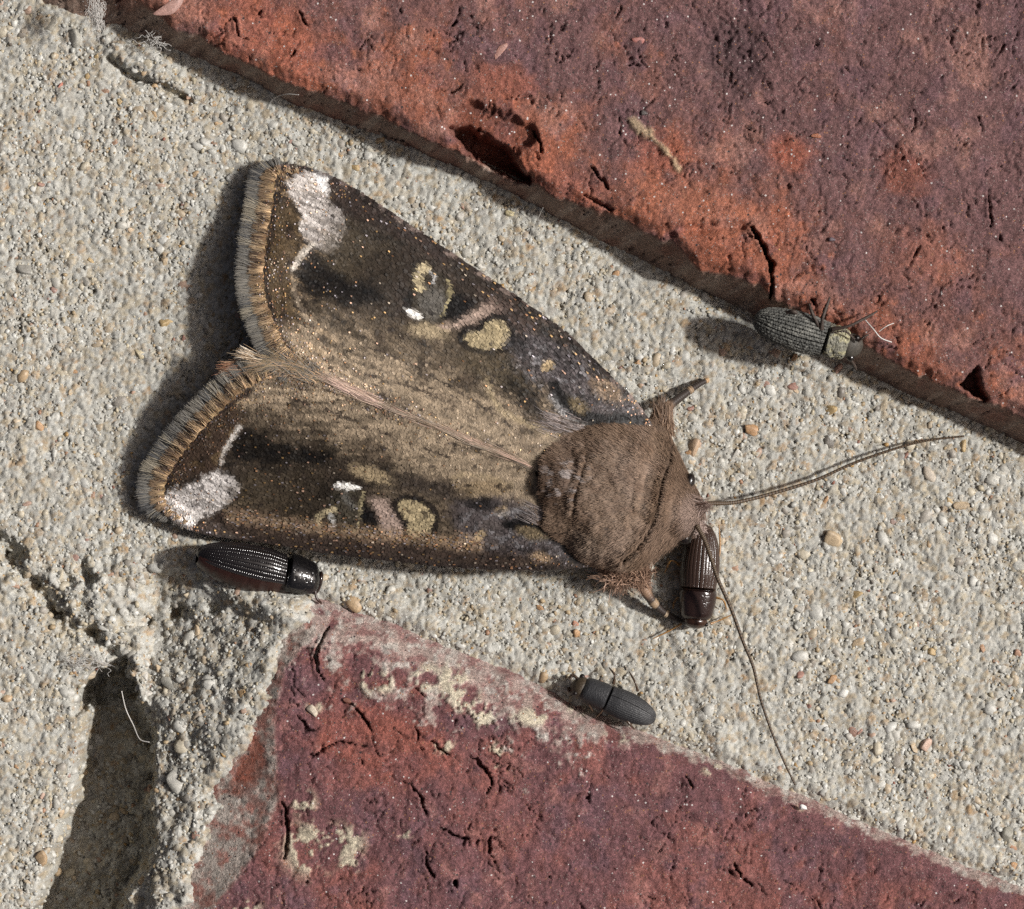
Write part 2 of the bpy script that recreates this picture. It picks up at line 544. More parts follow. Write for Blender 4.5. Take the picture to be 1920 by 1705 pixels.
def axis(lo, hi, step, far_lo, far_hi, g=1.16):
    a = list(np.arange(lo, hi + .1, step))
    s, x = step, lo
    left = []
    while x > far_lo:
        s *= g
        x -= s
        left.append(x)
    s, x = step, a[-1]
    right = []
    while x < far_hi:
        s *= g
        x += s
        right.append(x)
    return np.array(left[::-1] + a + right)

def field(xs, ys, keep):
    X, Y = np.meshgrid(xs, ys)
    nr, nc = X.shape
    F = grid_faces(nr, nc)[:, ::-1]
    k = keep(X.ravel(), Y.ravel())
    F = F[k[F].all(1)]
    used = np.zeros(nr * nc, bool)
    used[F] = True
    idx = np.cumsum(used) - 1
    return X.ravel()[used], Y.ravel()[used], idx[F]

FAR = (-3600, 5600, -3400, 5000)
# ------------------------------------------------------------------ mortar bed
def under_bricks(px, py):
    return ((py < ext(px, UB) - 40)) | ((py > ext(px, LB) + 60) & (px > ext(py, MBD) + 120))
px, py, F = field(axis(-30, 1950, 3.2, FAR[0], FAR[1]), axis(-30, 1735, 3.2, FAR[2], FAR[3]), lambda x, y: ~under_bricks(x, y))
h = h_mortar(px, py)
c = np.broadcast_to(C(208, 206, 200), (len(px), 3)).copy()
c = mixc(c, C(192, 186, 176), sst(-.2, .5, fbm(px / 60, py / 60, 70, 3)) * .6)
c = mixc(c, C(184, 178, 168), sst(.0, .5, fbm(px / 110, py / 110, 76, 3)) * .5)
c = mixc(c, C(222, 222, 220), sst(.1, .6, fbm(px / 20, py / 20, 71, 3)) * .7)
wx, wy = px + 5 * fbm(px / 14, py / 14, 72, 2), py + 5 * fbm(px / 14 + 40, py / 14, 73, 2)
crev = np.abs(fbm(px / 30 + .4 * fbm(px / 12, py / 12, 78, 2), py / 34, 79, 4))
h = h - .16 * sst(.045, .0, crev) * sst(.12, .42, fbm(px / 48, py / 48, 77, 3))
c = mixc(c, C(150, 138, 122), sst(.25, .6, fbm(px / 26, py / 26, 69, 3)) * .5)
for (cs, amp, sd) in ((16., .040, 74), (7.5, .026, 75)):
    f1, f2, idv = worley(wx / cs, wy / cs, sd)
    _, _, id2 = worley(wx / cs, wy / cs, sd)
    lift = (_hash(np.floor(idv * 99991), np.floor(idv * 313), 5) - .35) * amp
    h = h + amp * (sst(.02, .30, f2 - f1) - .6) + lift * sst(.0, .3, f2 - f1)
    pal_ = np.array([C(214, 213, 208), C(206, 203, 196), C(208, 196, 174), C(194, 176, 150), C(224, 224, 221), C(186, 182, 175), C(192, 158, 118), C(156, 150, 144)])
    pick = pal_[np.searchsorted(np.cumsum([.26, .22, .16, .11, .12, .06, .04]), idv)]
    c = c + (pick - c) * ((.75 if cs > 10 else .5) * sst(.0, .22, f2 - f1))[:, None]
c = c * np.array([.70, .70, .675])
V = W(px, py, 0 * px)
V[:, 2] = h
mortar = add('mortar', make_mesh('mortar', V, F, c), M['cement'], label='pale sandy mortar joint between the two bricks', kind='structure')

# ------------------------------------------------------------------ upper brick
kU = (D - ZU) / D
def scaled(px, py, z, k, zf):
    return np.stack([(px - CX) / S * k, -(py - CY) / S * k, z], -1)
px, py, F = field(axis(-30, 1950, 3, FAR[0], FAR[1]), axis(-30, 860, 3, FAR[2], 2600), lambda x, y: y < ext(x, UB) + 16)
h, f = h_upper(px, py)
carve(h, px, py, [cr for cr in up_cracks])
purple, orange, brown = C(116, 89, 89), C(160, 102, 78), C(134, 95, 84)
n1 = fbm(px / 130, py / 130, 80, 4)
n2 = fbm(px / 34, py / 34, 81, 4)
n3 = fbm(px / 9, py / 9, 82, 3)
edge_d = ext(px, UE) - py
oran = np.clip(.85 * sst(330, 20, edge_d) + .75 * n1 + .45 * n2 + .2 * n3 - .12 - .25 * sst(1500, 1800, px) * sst(500, 200, py), 0, 1)
c = np.broadcast_to(purple, (len(px), 3)).copy()
c = mixc(c, brown, np.clip(oran * 1.5, 0, 1))
c = mixc(c, orange, sst(.5, 1., oran) * .75)
c = mixc(c, C(112, 88, 96), sst(.15, .5, fbm(px / 50, py / 50, 83, 3)) * .5)
c = mixc(c, C(178, 138, 124), sst(.25, .6, fbm(px / 70, py / 70, 84, 3)) * .45)
c = mixc(c, C(186, 120, 88), sst(.35, .6, fbm(px / 20, py / 20, 85, 3)) * .5 * sst(.2, .6, oran))
c = mixc(c, C(82, 64, 68), emask(px, py, 1372, 105, 60, 75, 0, .5, .4, 20) * .8)
for (x, y, rx, ry, a, cc) in ((1295, 380, 130, 45, 20, (178, 118, 90)), (1740, 480, 60, 50, 30, (172, 116, 92)), (1700, 325, 40, 40, 0, (166, 102, 76)), (950, 160, 60, 40, 20, (172, 104, 76)),
                             (660, 150, 55, 24, 20, (184, 144, 132)), (330, 10, 60, 30, 10, (178, 138, 124)), (1240, 290, 50, 40, 0, (164, 98, 74)), (1480, 290, 40, 30, 0, (178, 100, 64)), (1345, 470, 60, 40, 20, (168, 106, 80)),
                             (500, 60, 120, 60, 30, (176, 108, 84)), (1000, 320, 120, 40, 28, (176, 110, 84))):
    c = mixc(c, C(*cc), emask(px, py, x, y, rx, ry, a, .6, .6, 22, 86) * .5)
sm = np.maximum(smask(px, py, [(1186, 228), (1200, 245), (1215, 250)], 9, 5, 5, 9), smask(px, py, [(1215, 250), (1240, 275), (1262, 300), (1272, 318)], 4.5, 4, 5, 9))
c = mixc(c, C(184, 172, 140), sm * .8)
h += .08 * sm
sidem = sst(1.02, .9, f)
side_c = np.broadcast_to(C(150, 124, 110), (len(px), 3)).copy()
side_c = mixc(side_c, C(176, 156, 142), sst(-.1, .6, fbm(px / 70, py / 14 + px / 28, 87, 3)))
side_c = mixc(side_c, C(136, 84, 70), sst(.1, .6, fbm(px / 60, py / 30, 88, 3)) * .6)
side_c = mixc(side_c, C(176, 168, 152), sst(.16, .02, f) * sst(.0, .5, fbm(px / 30, py / 30, 89, 3)) * .6)
c = c + (side_c - c) * sidem[:, None]
c = mixc(c, C(120, 72, 56), pmask(px, py, CHIP, 10, 10, 14, 8) * .5)
c = c * (np.array([.86, .755, .735]) * (1 - sidem[:, None]) + .95 * sidem[:, None])
upper_brick = add('brick', make_mesh('brick_upper', scaled(px, py, h, kU, ZU), F, c), M['brick'],
                  label='red and purple brick with exposed shaded side face and the grey beetle on its edge', cat='brick', group='bricks')

# ------------------------------------------------------------------ lower brick
px, py, F = field(axis(280, 1950, 3, -400, FAR[1]), axis(1090, 1735, 3, 1000, FAR[3]), lambda x, y: (y > ext(x, LB) - 22) & (x > ext(y, MBD) - 60) & (y > 1060))
h, d, left = h_lower(px, py)
carve(h, px, py, lo_cracks)
n1 = fbm(px / 130, py / 130, 90, 4)
n2 = fbm(px / 34, py / 34, 91, 4)
n3 = fbm(px / 9, py / 9, 92, 3)
c = np.broadcast_to(C(114, 84, 86), (len(px), 3)).copy()
c = mixc(c, C(132, 93, 88), sst(-.2, .5, n1 + .5 * n2))
red = np.clip(.9 * emask(px, py, 700, 1360, 150, 90, 15, .7, .4, 40) + .6 * n2 + .5 * n1 - .15, 0, 1)
c = mixc(c, C(156, 98, 80), red * .6)
c = mixc(c, C(106, 88, 98), sst(.12, .5, fbm(px / 45, py / 45, 93, 3)) * .5)
c = mixc(c, C(172, 132, 122), sst(.3, .6, fbm(px / 40, py / 40, 94, 3)) * .4)
# dried mortar film along the edge and in spatters
pale = C(184, 174, 164)
n4 = fbm(px / 26, py / 26, 95, 4) + .5 * fbm(px / 8, py / 8, 96, 3)
wid = 130 - 118 * sst(950, 1230, px)
film = sst(.1, .35, .75 * (1 - d / np.maximum(wid, 6)) + .75 * n4 - .05) * (d < wid * 1.6)
cream = C(204, 194, 170)
c = mixc(c, pale, film * .72)
c = mixc(c, C(172, 156, 150), sst(24, 2, d) * sst(1250, 900, px) * .6)
c = mixc(c, C(134, 104, 102), sst(-.05, .45, fbm(px / 18, py / 12, 98, 4)) * film * .75)
c = mixc(c, C(208, 204, 196), sst(.05, .5, fbm(px / 12, py / 12, 99, 3)) * film * .5)
spat = np.zeros(len(px))
for (x, y, rx, ry) in ((570, 1505, 24, 26), (580, 1590, 50, 52), (640, 1580, 45, 35), (655, 1620, 20, 20), (760, 1560, 16, 12), (720, 1280, 18, 20), (800, 1270, 26, 24), (850, 1280, 30, 34), (905, 1340, 22, 22), (870, 1310, 30, 24),
                       (1090, 1330, 30, 14), (1160, 1380, 26, 12), (1340, 1447, 22, 10), (830, 1395, 22, 18), (930, 1420, 14, 26), (1505, 1514, 9, 9), (590, 1325, 16, 12), (460, 1700, 30, 14), (690, 1270, 16, 30), (1000, 1345, 40, 16)):
    spat = np.maximum(spat, emask(px, py, x, y, rx, ry, 0, .5) * sst(.0, .22, n4 + .12))
c = mixc(c, cream, spat * .85)
h += .05 * spat + .03 * film
lm = sst(-6, 10, left)
pinky = mixc(np.broadcast_to(C(172, 132, 120), (len(px), 3)).copy(), C(194, 182, 172), sst(-.45, .25, n4))
c = c + (pinky - c) * lm[:, None]
c = mixc(c, C(150, 92, 70), pmask(px, py, [(455, 1415), (492, 1370), (495, 1430), (480, 1470), (440, 1500), (425, 1490)], 5, 10, 14) * .8)
c = mixc(c, C(206, 192, 182), sst(12, 2, np.abs(left - 8)) * sst(-.2, .4, n2 + n3) * .55 * (py > 1150))
c = mixc(c, C(150, 150, 142), sst(.1, .5, fbm(px / 22, py / 22, 97, 3)) * lm * .4)
kL = (D - 1.) / D
paleness = sst(.22, .45, c.mean(1))[:, None]
c = c * (np.array([.86, .70, .70]) * (1 - paleness) + .9 * paleness)
lower_brick = add('brick', make_mesh('brick_lower', scaled(px, py, h, kL, 1.), F, c), M['brick'],
                  label='dull purple-red brick corner spattered with dried cream mortar', cat='brick', group='bricks')

# ------------------------------------------------------------------ grains
def ico(sub):
    import bmesh
    bm = bmesh.new()
    bmesh.ops.create_icosphere(bm, subdivisions=sub, radius=1)
    V = np.array([v.co[:] for v in bm.verts])
    Fc = np.array([[v.index for v in f.verts] for f in bm.faces])
    bm.free()
    return V, Fc
I1, I2, I3 = ico(1), ico(2), ico(3)

def pebble_shape(base, seed, rough=.16, cut=(.62, .9), ncut=7):
    V, Fc = base
    r = np.random.default_rng(seed)
    V = V.copy()
    for _ in range(ncut):           # planed facets
        n = r.normal(size=3); n /= np.linalg.norm(n)
        k = r.uniform(*cut)
        dd = V @ n
        V -= np.where(dd > k, dd - k, 0)[:, None] * n * .8
    V *= (1 + rough * (r.random(len(V)) - .5))[:, None]
    if len(V) < 200:
        V[:, 0] *= r.uniform(1., 1.35)
    V *= np.array([1, r.uniform(.72, .95), r.uniform(.6, .85)])
    return V / np.abs(V).max(), Fc

def rots(n, r):
    q = r.normal(size=(n, 4)); q /= np.linalg.norm(q, axis=1)[:, None]
    w, x, y, z = q.T
    return np.stack([1 - 2 * (y * y + z * z), 2 * (x * y - z * w), 2 * (x * z + y * w), 2 * (x * y + z * w), 1 - 2 * (x * x + z * z), 2 * (y * z - x * w),
                     2 * (x * z - y * w), 2 * (y * z + x * w), 1 - 2 * (x * x + y * y)], -1).reshape(n, 3, 3)

PAL = [(C(212, 211, 206), .33), (C(200, 197, 189), .22), (C(208, 196, 172), .17), (C(194, 172, 140), .10), (C(224, 224, 221), .10), (C(166, 158, 148), .07), (C(190, 154, 104), .03), (C(184, 144, 118), .025), (C(118, 108, 98), .014), (C(152, 102, 86), .008)]
PC = np.array([p[0] for p in PAL]) * np.array([.70, .70, .675])
PW = np.array([p[1] for p in PAL]); PW /= PW.sum()

def free(px, py):
    du = py - ext(px, UB)
    dl = py - ext(px, LB)
    ok = (du > 2) & ((dl < -4) | (px < ext(py, MBD) - 2))
    return ok

def jgrid(step, jit, r, box=(-60, -60, 1980, 1765)):
    X, Y = np.meshgrid(np.arange(box[0], box[2], step), np.arange(box[1], box[3], step * .87))
    X = X + (np.arange(X.shape[0]) % 2)[:, None] * step / 2
    X = X + r.uniform(-jit, jit, X.shape) * step
    Y = Y + r.uniform(-jit, jit, Y.shape) * step
    X, Y = X.ravel(), Y.ravel()
    k = free(X, Y)
    return X[k], Y[k]

def grains(px, py, rad, colr, shapes, zoff, r):
    VV, FF, CC = [], [], []
    pos = W(px, py, 0 * px)
    pos[:, 2] = h_mortar(px, py) + zoff * rad
    which = r.integers(0, len(shapes), len(px))
    R = rots(len(px), r)
    base = 0
    for s, (sv, sf) in enumerate(shapes):
        ix = np.nonzero(which == s)[0]
        v = np.einsum('nij,vj->nvi', R[ix], sv) * rad[ix, None, None]
        v[:, :, 2] *= .62
        v = v + pos[ix, None]
        VV.append(v.reshape(-1, 3))
        n, k = len(ix), len(sv)
        FF.append((sf[None] + (np.arange(n) * k)[:, None, None] + base).reshape(-1, 3))
        CC.append(np.repeat(colr[ix], k, axis=0))
        base += n * k
    return np.vstack(VV), np.vstack(FF), np.vstack(CC)

r = np.random.default_rng(21)
gx, gy = jgrid(18.5, .5, r)
gr = np.clip(r.lognormal(math.log(.12), .34, len(gx)), .06, .27) * (1 + .18 * sst(1000, 1500, gx))
gc = (PC[r.choice(len(PC), len(gx), p=PW)] * .8 + C(206, 202, 194) * .2) * r.uniform(.86, 1.1, len(gx))[:, None]
zo = r.uniform(-.62, -.1, len(gx)) - .5 * sst(.05, .45, fbm(gx / 70, gy / 70, 220, 3))
sh2 = [pebble_shape(I2, 100 + k) for k in range(10)]
V, Fc, cc = grains(gx, gy, gr, gc, sh2, zo, r)
add('sand_grains', make_mesh('sand_grains', V, Fc, cc, smooth=False), M['grain'], parent=mortar, kind='stuff')
gx, gy = jgrid(8.6, .45, r)
gr = np.clip(r.lognormal(math.log(.05), .3, len(gx)), .025, .1)
PWf = np.array([.34, .22, .14, .07, .17, .03, .012, .010, .006, .002]); PWf /= PWf.sum()
gc = PC[r.choice(len(PC), len(gx), p=PWf)] * r.uniform(.85, 1.1, len(gx))[:, None]
sh1 = [pebble_shape(I1, 200 + k, .3) for k in range(10)]
V, Fc, cc = grains(gx, gy, gr, gc, sh1, r.uniform(-.45, .35, len(gx)) - .7 * sst(.0, .4, fbm(gx / 70, gy / 70, 220, 3)), r)
add('cement_crumbs', make_mesh('cement_crumbs', V, Fc, cc, smooth=False), M['grain'], parent=mortar, kind='stuff')

# the largest grains one by one
sh3 = [make_mesh('sand_grain_%d' % k, pebble_shape(I3, 300 + k, .035, (.42, .72), 11)[0], I3[1]) for k in range(8)]
for m_ in sh3:
    m_.materials.append(M['grain_obj'])
AM, OR, RD, DK, GY, WH, TN, PK = (196, 160, 92), (196, 140, 76), (160, 92, 74), (84, 76, 72), (150, 148, 142), (216, 212, 204), (206, 178, 138), (208, 168, 148)
NOTE = [(312, 605, 17, AM), (1413, 806, 18, OR), (1552, 772, 20, AM), (1562, 1012, 22, TN), (1742, 886, 19, (206, 190, 170)), (1803, 832, 18, AM), (1556, 828, 19, DK), (1490, 985, 16, (104, 96, 86)), (1302, 840, 22, (196, 160, 124)),
        (1296, 848, 11, OR), (1380, 858, 19, WH), (1486, 725, 11, RD), (1297, 765, 9, RD), (1675, 978, 12, (134, 92, 80)), (1602, 1118, 18, AM), (1612, 1205, 17, TN), (1750, 1225, 13, AM), (1560, 1272, 12, OR), (1715, 1420 - 20, 15, TN),
        (1738, 1396, 16, PK), (1635, 1090, 9, DK), (1852, 1526, 12, OR), (1900, 1590, 14, (196, 130, 80)), (1905, 1625, 12, OR), (1893, 1560, 20, (140, 138, 126)), (1015, 1140, 10, OR), (1085, 1190, 14, OR), (1079, 1170, 8, (190, 110, 70)),
        (1805, 950, 18, TN), (1780, 945, 14, AM), (1650, 920, 9, AM), (1545, 940, 13, OR), (1698, 895 - 40, 9, RD), (1840, 1215, 10, (186, 130, 80)), (1910, 1230, 14, (188, 130, 96)), (1500, 1420 - 155, 10, RD), (1515, 1325, 9, RD), (1612, 1370, 10, RD),
        (113, 160, 9, (200, 96, 70)), (162, 180, 5, DK), (225, 190, 8, AM), (163, 143, 9, AM), (188, 264, 8, AM), (240, 264, 12, GY), (88, 350, 7, (150, 100, 70)), (165, 340, 8, PK), (210, 366, 14, (146, 146, 142)), (72, 436, 10, TN), (170, 490, 9, AM),
        (308, 490, 9, TN), (265, 435, 13, (140, 138, 132)), (45, 505, 15, GY), (160, 525, 14, (170, 166, 158)), (95, 572, 6, (150, 140, 80)), (346, 636, 9, RD), (325, 638, 7, (170, 100, 70)), (138, 698, 9, OR), (72, 800, 12, OR), (20, 800, 8, DK),
        (132, 750 - 14, 7, TN), (100, 972, 9, AM), (265, 665, 16, (206, 190, 150)), (48, 945, 13, PK), (535, 288, 13, (52, 46, 42)), (556, 268, 10, (190, 188, 180)), (668, 314, 9, AM), (960, 398, 14, (196, 180, 130)), (1155, 515, 10, OR), (1045, 620, 9, OR),
        (1197, 680, 9, OR), (1052, 472, 11, (160, 136, 110)), (1100, 610, 9, TN), (865, 340 + 65, 12, (190, 186, 178)), (1490, 672, 10, OR), (1475, 690, 11, (110, 100, 84)), (330, 1465, 26, (204, 202, 194)), (318, 1285, 20, (190, 188, 178)),
        (298, 1255, 12, TN), (270, 1265, 13, WH), (275, 1300, 12, WH), (140, 1260, 6, OR), (30, 1438, 6, OR), (80, 1495, 9, PK), (78, 1610, 17, (198, 160, 112)), (268, 1625, 8, AM), (222, 1600, 10, TN), (205, 1568, 9, WH), (90, 1650, 9, (200, 176, 150)),
        (176, 1462, 7, WH), (172, 1476, 6, WH), (148, 1130, 10, AM), (290, 1068, 7, TN), (370, 1180, 13, TN), (345, 1360, 12, WH), (290, 1170, 10, (200, 190, 170)), (110, 1108, 10, TN), (15, 1000, 9, GY), (250, 1512, 7, (180, 130, 90)),
        (95, 45, 20, (176, 170, 156)), (140, 72, 18, (178, 176, 166)), (70, 36, 8, TN), (180, 108, 10, AM), (370, 175, 12, (200, 190, 160)), (330, 190, 16, (190, 188, 178))]
def grain_obj(x, y, rpx, rgb, k, sink=.42):
    rad = rpx / S
    o = add('sand_grain', sh3[k % 8], parent=mortar)
    z = float(h_mortar(np.array([float(x)]), np.array([float(y)]))[0])
    o.location = w3(x, y, z + rad * (.35 - sink))
    o.scale = (rad, rad * random.uniform(.78, 1), rad * .6)
    o.rotation_euler = (random.uniform(-.5, .5), random.uniform(-.5, .5), random.uniform(0, 6.3))
    o.color = (*((C(*rgb) * .72 + C(200, 194, 180) * .28) * .76), 1)
for k, (x, y, rr, cl) in enumerate(NOTE):
    grain_obj(x, y, rr, cl, k)
k = len(NOTE)
while k < 285:
    x, y = random.uniform(5, 1915), random.uniform(5, 1700)
    if not free(np.array([x]), np.array([y]))[0] or (480 < x < 1250 and 400 < y < 1040):
        continue
    pc = [(206, 200, 186), (196, 188, 170), (204, 184, 150), (190, 186, 178), (214, 210, 200), (196, 170, 132), (172, 166, 156), (198, 156, 98), (186, 136, 104), (128, 118, 108), (206, 176, 138), (166, 110, 90)][k % 12]
    grain_obj(x, y, random.uniform(8, 14), pc, k, .62)
    k += 1
for (bk, x, y, z, rx, ry, rot, rgb) in ((upper_brick, 938, 96, ZU, 19, 11, 55, (162, 120, 108)), (upper_brick, 1455, 465, ZU, 13, 11, 10, (214, 172, 104)), (upper_brick, 1390, 457, ZU, 13, 7, 60, (206, 182, 174)), (upper_brick, 1198, 75, ZU, 14, 13, 0, (160, 104, 96)),
                                       (upper_brick, 1208, 213, ZU, 8, 8, 0, (70, 62, 60)), (upper_brick, 1530, 255, ZU, 10, 7, 0, (160, 102, 74)), (upper_brick, 318, 12, ZU, 34, 20, 30, (160, 124, 114)), (upper_brick, 1560, 450, ZU, 7, 6, 0, (90, 78, 84)),
                                       (lower_brick, 585, 1332, 1.15, 14, 10, -40, (186, 174, 156)), (lower_brick, 652, 1315, 1.15, 9, 8, 0, (128, 84, 70)), (lower_brick, 1505, 1514, .65, 8, 7, 0, (220, 216, 212)), (lower_brick, 800, 1545, 1.0, 5, 7, 0, (210, 186, 120))):
    o = add('pebble', sh3[int(x) % 8], parent=bk)
    o.location = w3(x, y, z + .02)
    o.scale = (rx / S, ry / S, .06)
    o.rotation_euler = (0, 0, math.radians(rot))
    o.color = (*C(*rgb), 1)

# ------------------------------------------------------------------ moth
SEAM = np.array([(1010, 882), (960, 858), (905, 836), (845, 811), (760, 777), (690, 746), (620, 712), (560, 690), (500, 672)], float)
def z_wing(px, py):
    t = np.clip((1010 - px) / 500, -.3, 1.3)
    zs = 2.35 - .55 * t
    d = dist_polyline(px, py, SEAM)
    z = zs - 1.15 * (d / 330) ** 1.25
    z = z + .05 * fbm(px / 120, py / 120, 130, 2) + .02 * np.sin((py + px * .4) / 21.0) * sst(900, 600, px)
    return np.maximum(z, .55)

U_COSTA = [(1222, 800), (1190, 752), (1150, 712), (1060, 625), (960, 553), (860, 485), (760, 418), (680, 365), (625, 334), (560, 312), (520, 312)]
U_OUTER = [(520, 312), (503, 335), (498, 380), (488, 430), (483, 480), (480, 520), (486, 565), (500, 605), (515, 640), (535, 668), (556, 688)]
U_INNER = [(1000, 885), (960, 860), (905, 838), (845, 813), (760, 779), (690, 748), (620, 714), (556, 688)]
U_BASE = [(1222, 800), (1150, 830), (1080, 860), (1000, 885)]
L_COSTA = [(1110, 1060), (1060, 1064), (1000, 1067), (900, 1064), (800, 1057), (700, 1046), (600, 1033), (500, 1017), (400, 1003), (345, 988), (312, 966)]
L_OUTER = [(312, 966), (296, 938), (298, 900), (318, 862), (345, 825), (375, 790), (405, 760), (438, 730), (475, 706), (510, 695), (556, 692)]
L_INNER = [(1000, 887), (960, 862), (905, 840), (845, 815), (760, 781), (690, 750), (620, 717), (556, 692)]
L_BASE = [(1110, 1060), (1070, 1000), (1030, 940), (1000, 887)]

def coons(costa, outer, inner, base, nu, nv):
    c0, c1 = catmull(costa, nu), catmull(inner, nu)      # u: base -> outer
    d0, d1 = catmull(base, nv), catmull(outer, nv)       # v: costa -> inner
    u = np.linspace(0, 1, nu)[:, None, None]
    v = np.linspace(0, 1, nv)[None, :, None]
    P = (1 - v) * c0[:, None] + v * c1[:, None] + (1 - u) * d0[None] + u * d1[None] \
        - ((1 - u) * (1 - v) * c0[0] + (1 - u) * v * c1[0] + u * (1 - v) * c0[-1] + u * v * c1[-1])
    return P

def paint_common(px, py, side):
    tan, olive, dark = C(152, 132, 106), C(108, 92, 72), C(62, 50, 43)
    d = dist_polyline(px, py, SEAM)
    n = fbm(px / 40, py / 40, 140, 4)
    nf = fbm(px / 7, py / 7, 141, 3)
    c = np.broadcast_to(tan, (len(px), 3)).copy()
    c = mixc(c, olive, sst(40, 130, d + 40 * n))
    c = mixc(c, dark, sst(120, 220, d + 50 * n) * .85)
    c = mixc(c, C(84, 69, 56), sst(.1, .45, n) * .5)
    ux, uy = ((-.883, -.47), (-.999, -.04))[side]
    a_, b_ = px * ux + py * uy, -px * uy + py * ux
    st = fbm(a_ / 70, b_ / 5.5, 147 + side, 3)
    outerw = sst(820, 600, px)
    c = mixc(c, C(158, 130, 92), sst(.22, .5, st) * sst(660, 560, px if side == 0 else px + 110) * .55)
    c = c * (1 + (.30 + .35 * outerw) * st)[:, None].clip(.4, 1.6)
    c = c * (1 + .35 * fbm(px / 9, py / 9, 149, 3))[:, None].clip(.5, 1.6)
    return c, d, n, nf

def paint_upper(px, py):
    c, d, n, nf = paint_common(px, py, 0)
    blk, ink = C(26, 21, 19), C(20, 17, 18)
    # apical half
    c = mixc(c, C(92, 79, 58), pmask(px, py, [(600, 440), (660, 420), (740, 450), (770, 500), (740, 570), (680, 560), (610, 500)], 26, 14, 30) * .8)
    c = mixc(c, C(76, 60, 54), pmask(px, py, [(622, 335), (700, 372), (860, 482), (840, 500), (740, 440), (660, 400), (628, 385)], 12, 10, 16) * .9)
    c = mixc(c, C(58, 46, 40), pmask(px, py, [(700, 470), (770, 470), (790, 560), (760, 610), (700, 590), (640, 570)], 34, 16, 26) * .6)
    c = mixc(c, blk, pmask(px, py, [(558, 488), (600, 486), (645, 520), (720, 548), (735, 572), (640, 572), (578, 556), (562, 524)], 13, 12, 18) * .92)
    c = mixc(c, C(108, 86, 54), pmask(px, py, [(512, 392), (545, 372), (566, 420), (570, 460), (548, 500), (545, 560), (560, 610), (520, 600), (500, 540), (504, 450)], 9, 10, 14) * .85)
    c = mixc(c, C(80, 62, 48), sst(.15, .5, fbm(px / 14, py / 26, 142, 2)) * pmask(px, py, [(505, 380), (560, 380), (570, 620), (510, 620)], 10) * .8)
    c = mixc(c, C(58, 44, 38), smask(px, py, [(530, 355), (516, 385), (512, 440), (500, 480), (498, 520), (508, 570), (525, 620), (545, 655)], 5, 4, 3) * .75)
    fade = np.clip(1.1 - sst(585, 650, px + .25 * (py - 400)), 0, 1)
    c = mixc(c, C(208, 200, 194), pmask(px, py, [(540, 345), (556, 327), (590, 316), (620, 330), (618, 378), (648, 402), (652, 440), (625, 475), (590, 470), (566, 436), (570, 402), (548, 372)], 6, 8, 9) * (.35 + .65 * fade) * (.45 + .55 * sst(-.25, .25, fbm((px * .88 + py * .47) / 30, (py * .88 - px * .47) / 4.5, 158, 3))))
    c = mixc(c, C(226, 226, 226), pmask(px, py, [(590, 318), (620, 331), (616, 368), (600, 352)], 5, 4, 8) * .9)
    c = mixc(c, C(200, 190, 176), smask(px, py, [(590, 462), (572, 476), (560, 492), (553, 506)], 5, 4, 4) * .9)
    c = mixc(c, C(170, 152, 128), smask(px, py, [(552, 515), (556, 545), (562, 565), (572, 590), (590, 610)], 3, 4, 5) * .6)
    c = mixc(c, C(52, 44, 42), smask(px, py, [(560, 380), (600, 392)], 2, 2, 2) * .6)
    # reniform spot
    c = mixc(c, C(84, 74, 58), emask(px, py, 815, 560, 42, 52, -20, .15, .15) * .9)
    c = mixc(c, C(128, 126, 122), emask(px, py, 818, 572, 26, 30, -20, .4, .3, 6) * .45)
    c = mixc(c, ink, pmask(px, py, [(838, 602), (846, 560), (868, 556), (898, 568), (886, 590), (862, 602)], 6, 6, 8) * .95)
    c = mixc(c, ink, pmask(px, py, [(755, 585), (772, 545), (782, 552), (775, 590)], 6, 4, 6) * .8)
    c = mixc(c, C(170, 154, 116), pmask(px, py, [(780, 520), (788, 500), (806, 497), (815, 510), (802, 520), (797, 534), (806, 546), (796, 553), (783, 545)], 3, 4, 5))
    c = mixc(c, C(190, 190, 190), smask(px, py, [(810, 512), (822, 524), (818, 534)], 3, 3, 3) * .7)
    c = mixc(c, C(160, 146, 100), smask(px, py, [(846, 530), (850, 548), (844, 575), (832, 596)], 2.5, 2, 2) * .8)
    c = mixc(c, C(236, 234, 228), pmask(px, py, [(762, 580), (778, 583), (800, 597), (792, 603), (775, 598)], 3, 2, 5))
    c = mixc(c, C(176, 150, 134), pmask(px, py, [(822, 612), (860, 608), (905, 580), (928, 566), (945, 578), (925, 598), (880, 612), (850, 622), (832, 622)], 7, 6, 9) * .85)
    c = mixc(c, C(106, 84, 76), pmask(px, py, [(900, 545), (960, 570), (1010, 620), (980, 640), (930, 590)], 12, 8, 10) * .6)
    # orbicular bean
    bean = [(872, 638), (884, 626), (908, 625), (916, 612), (930, 603), (948, 604), (961, 622), (960, 645), (945, 656), (915, 660), (888, 654)]
    c = mixc(c, C(48, 40, 36), sst(8, 4, np.abs(sdpoly(px, py, bean) - 4)) * .9)
    c = mixc(c, C(166, 148, 108), pmask(px, py, bean, 3, 3, 5))
    # basal purple-grey ground with black crescents
    c = mixc(c, C(92, 84, 88), pmask(px, py, [(960, 640), (1000, 625), (1080, 660), (1170, 750), (1215, 795), (1100, 790), (1030, 730), (970, 700)], 14, 14, 14) * .8)
    c = mixc(c, C(128, 126, 130), sst(.1, .4, fbm(px / 9, py / 9, 143, 2)) * pmask(px, py, [(950, 640), (1090, 660), (1200, 780), (1060, 760), (960, 700)], 12) * .6)
    c = mixc(c, ink, emask(px, py, 975, 645, 18, 14, 30, .5, .4) * .7)
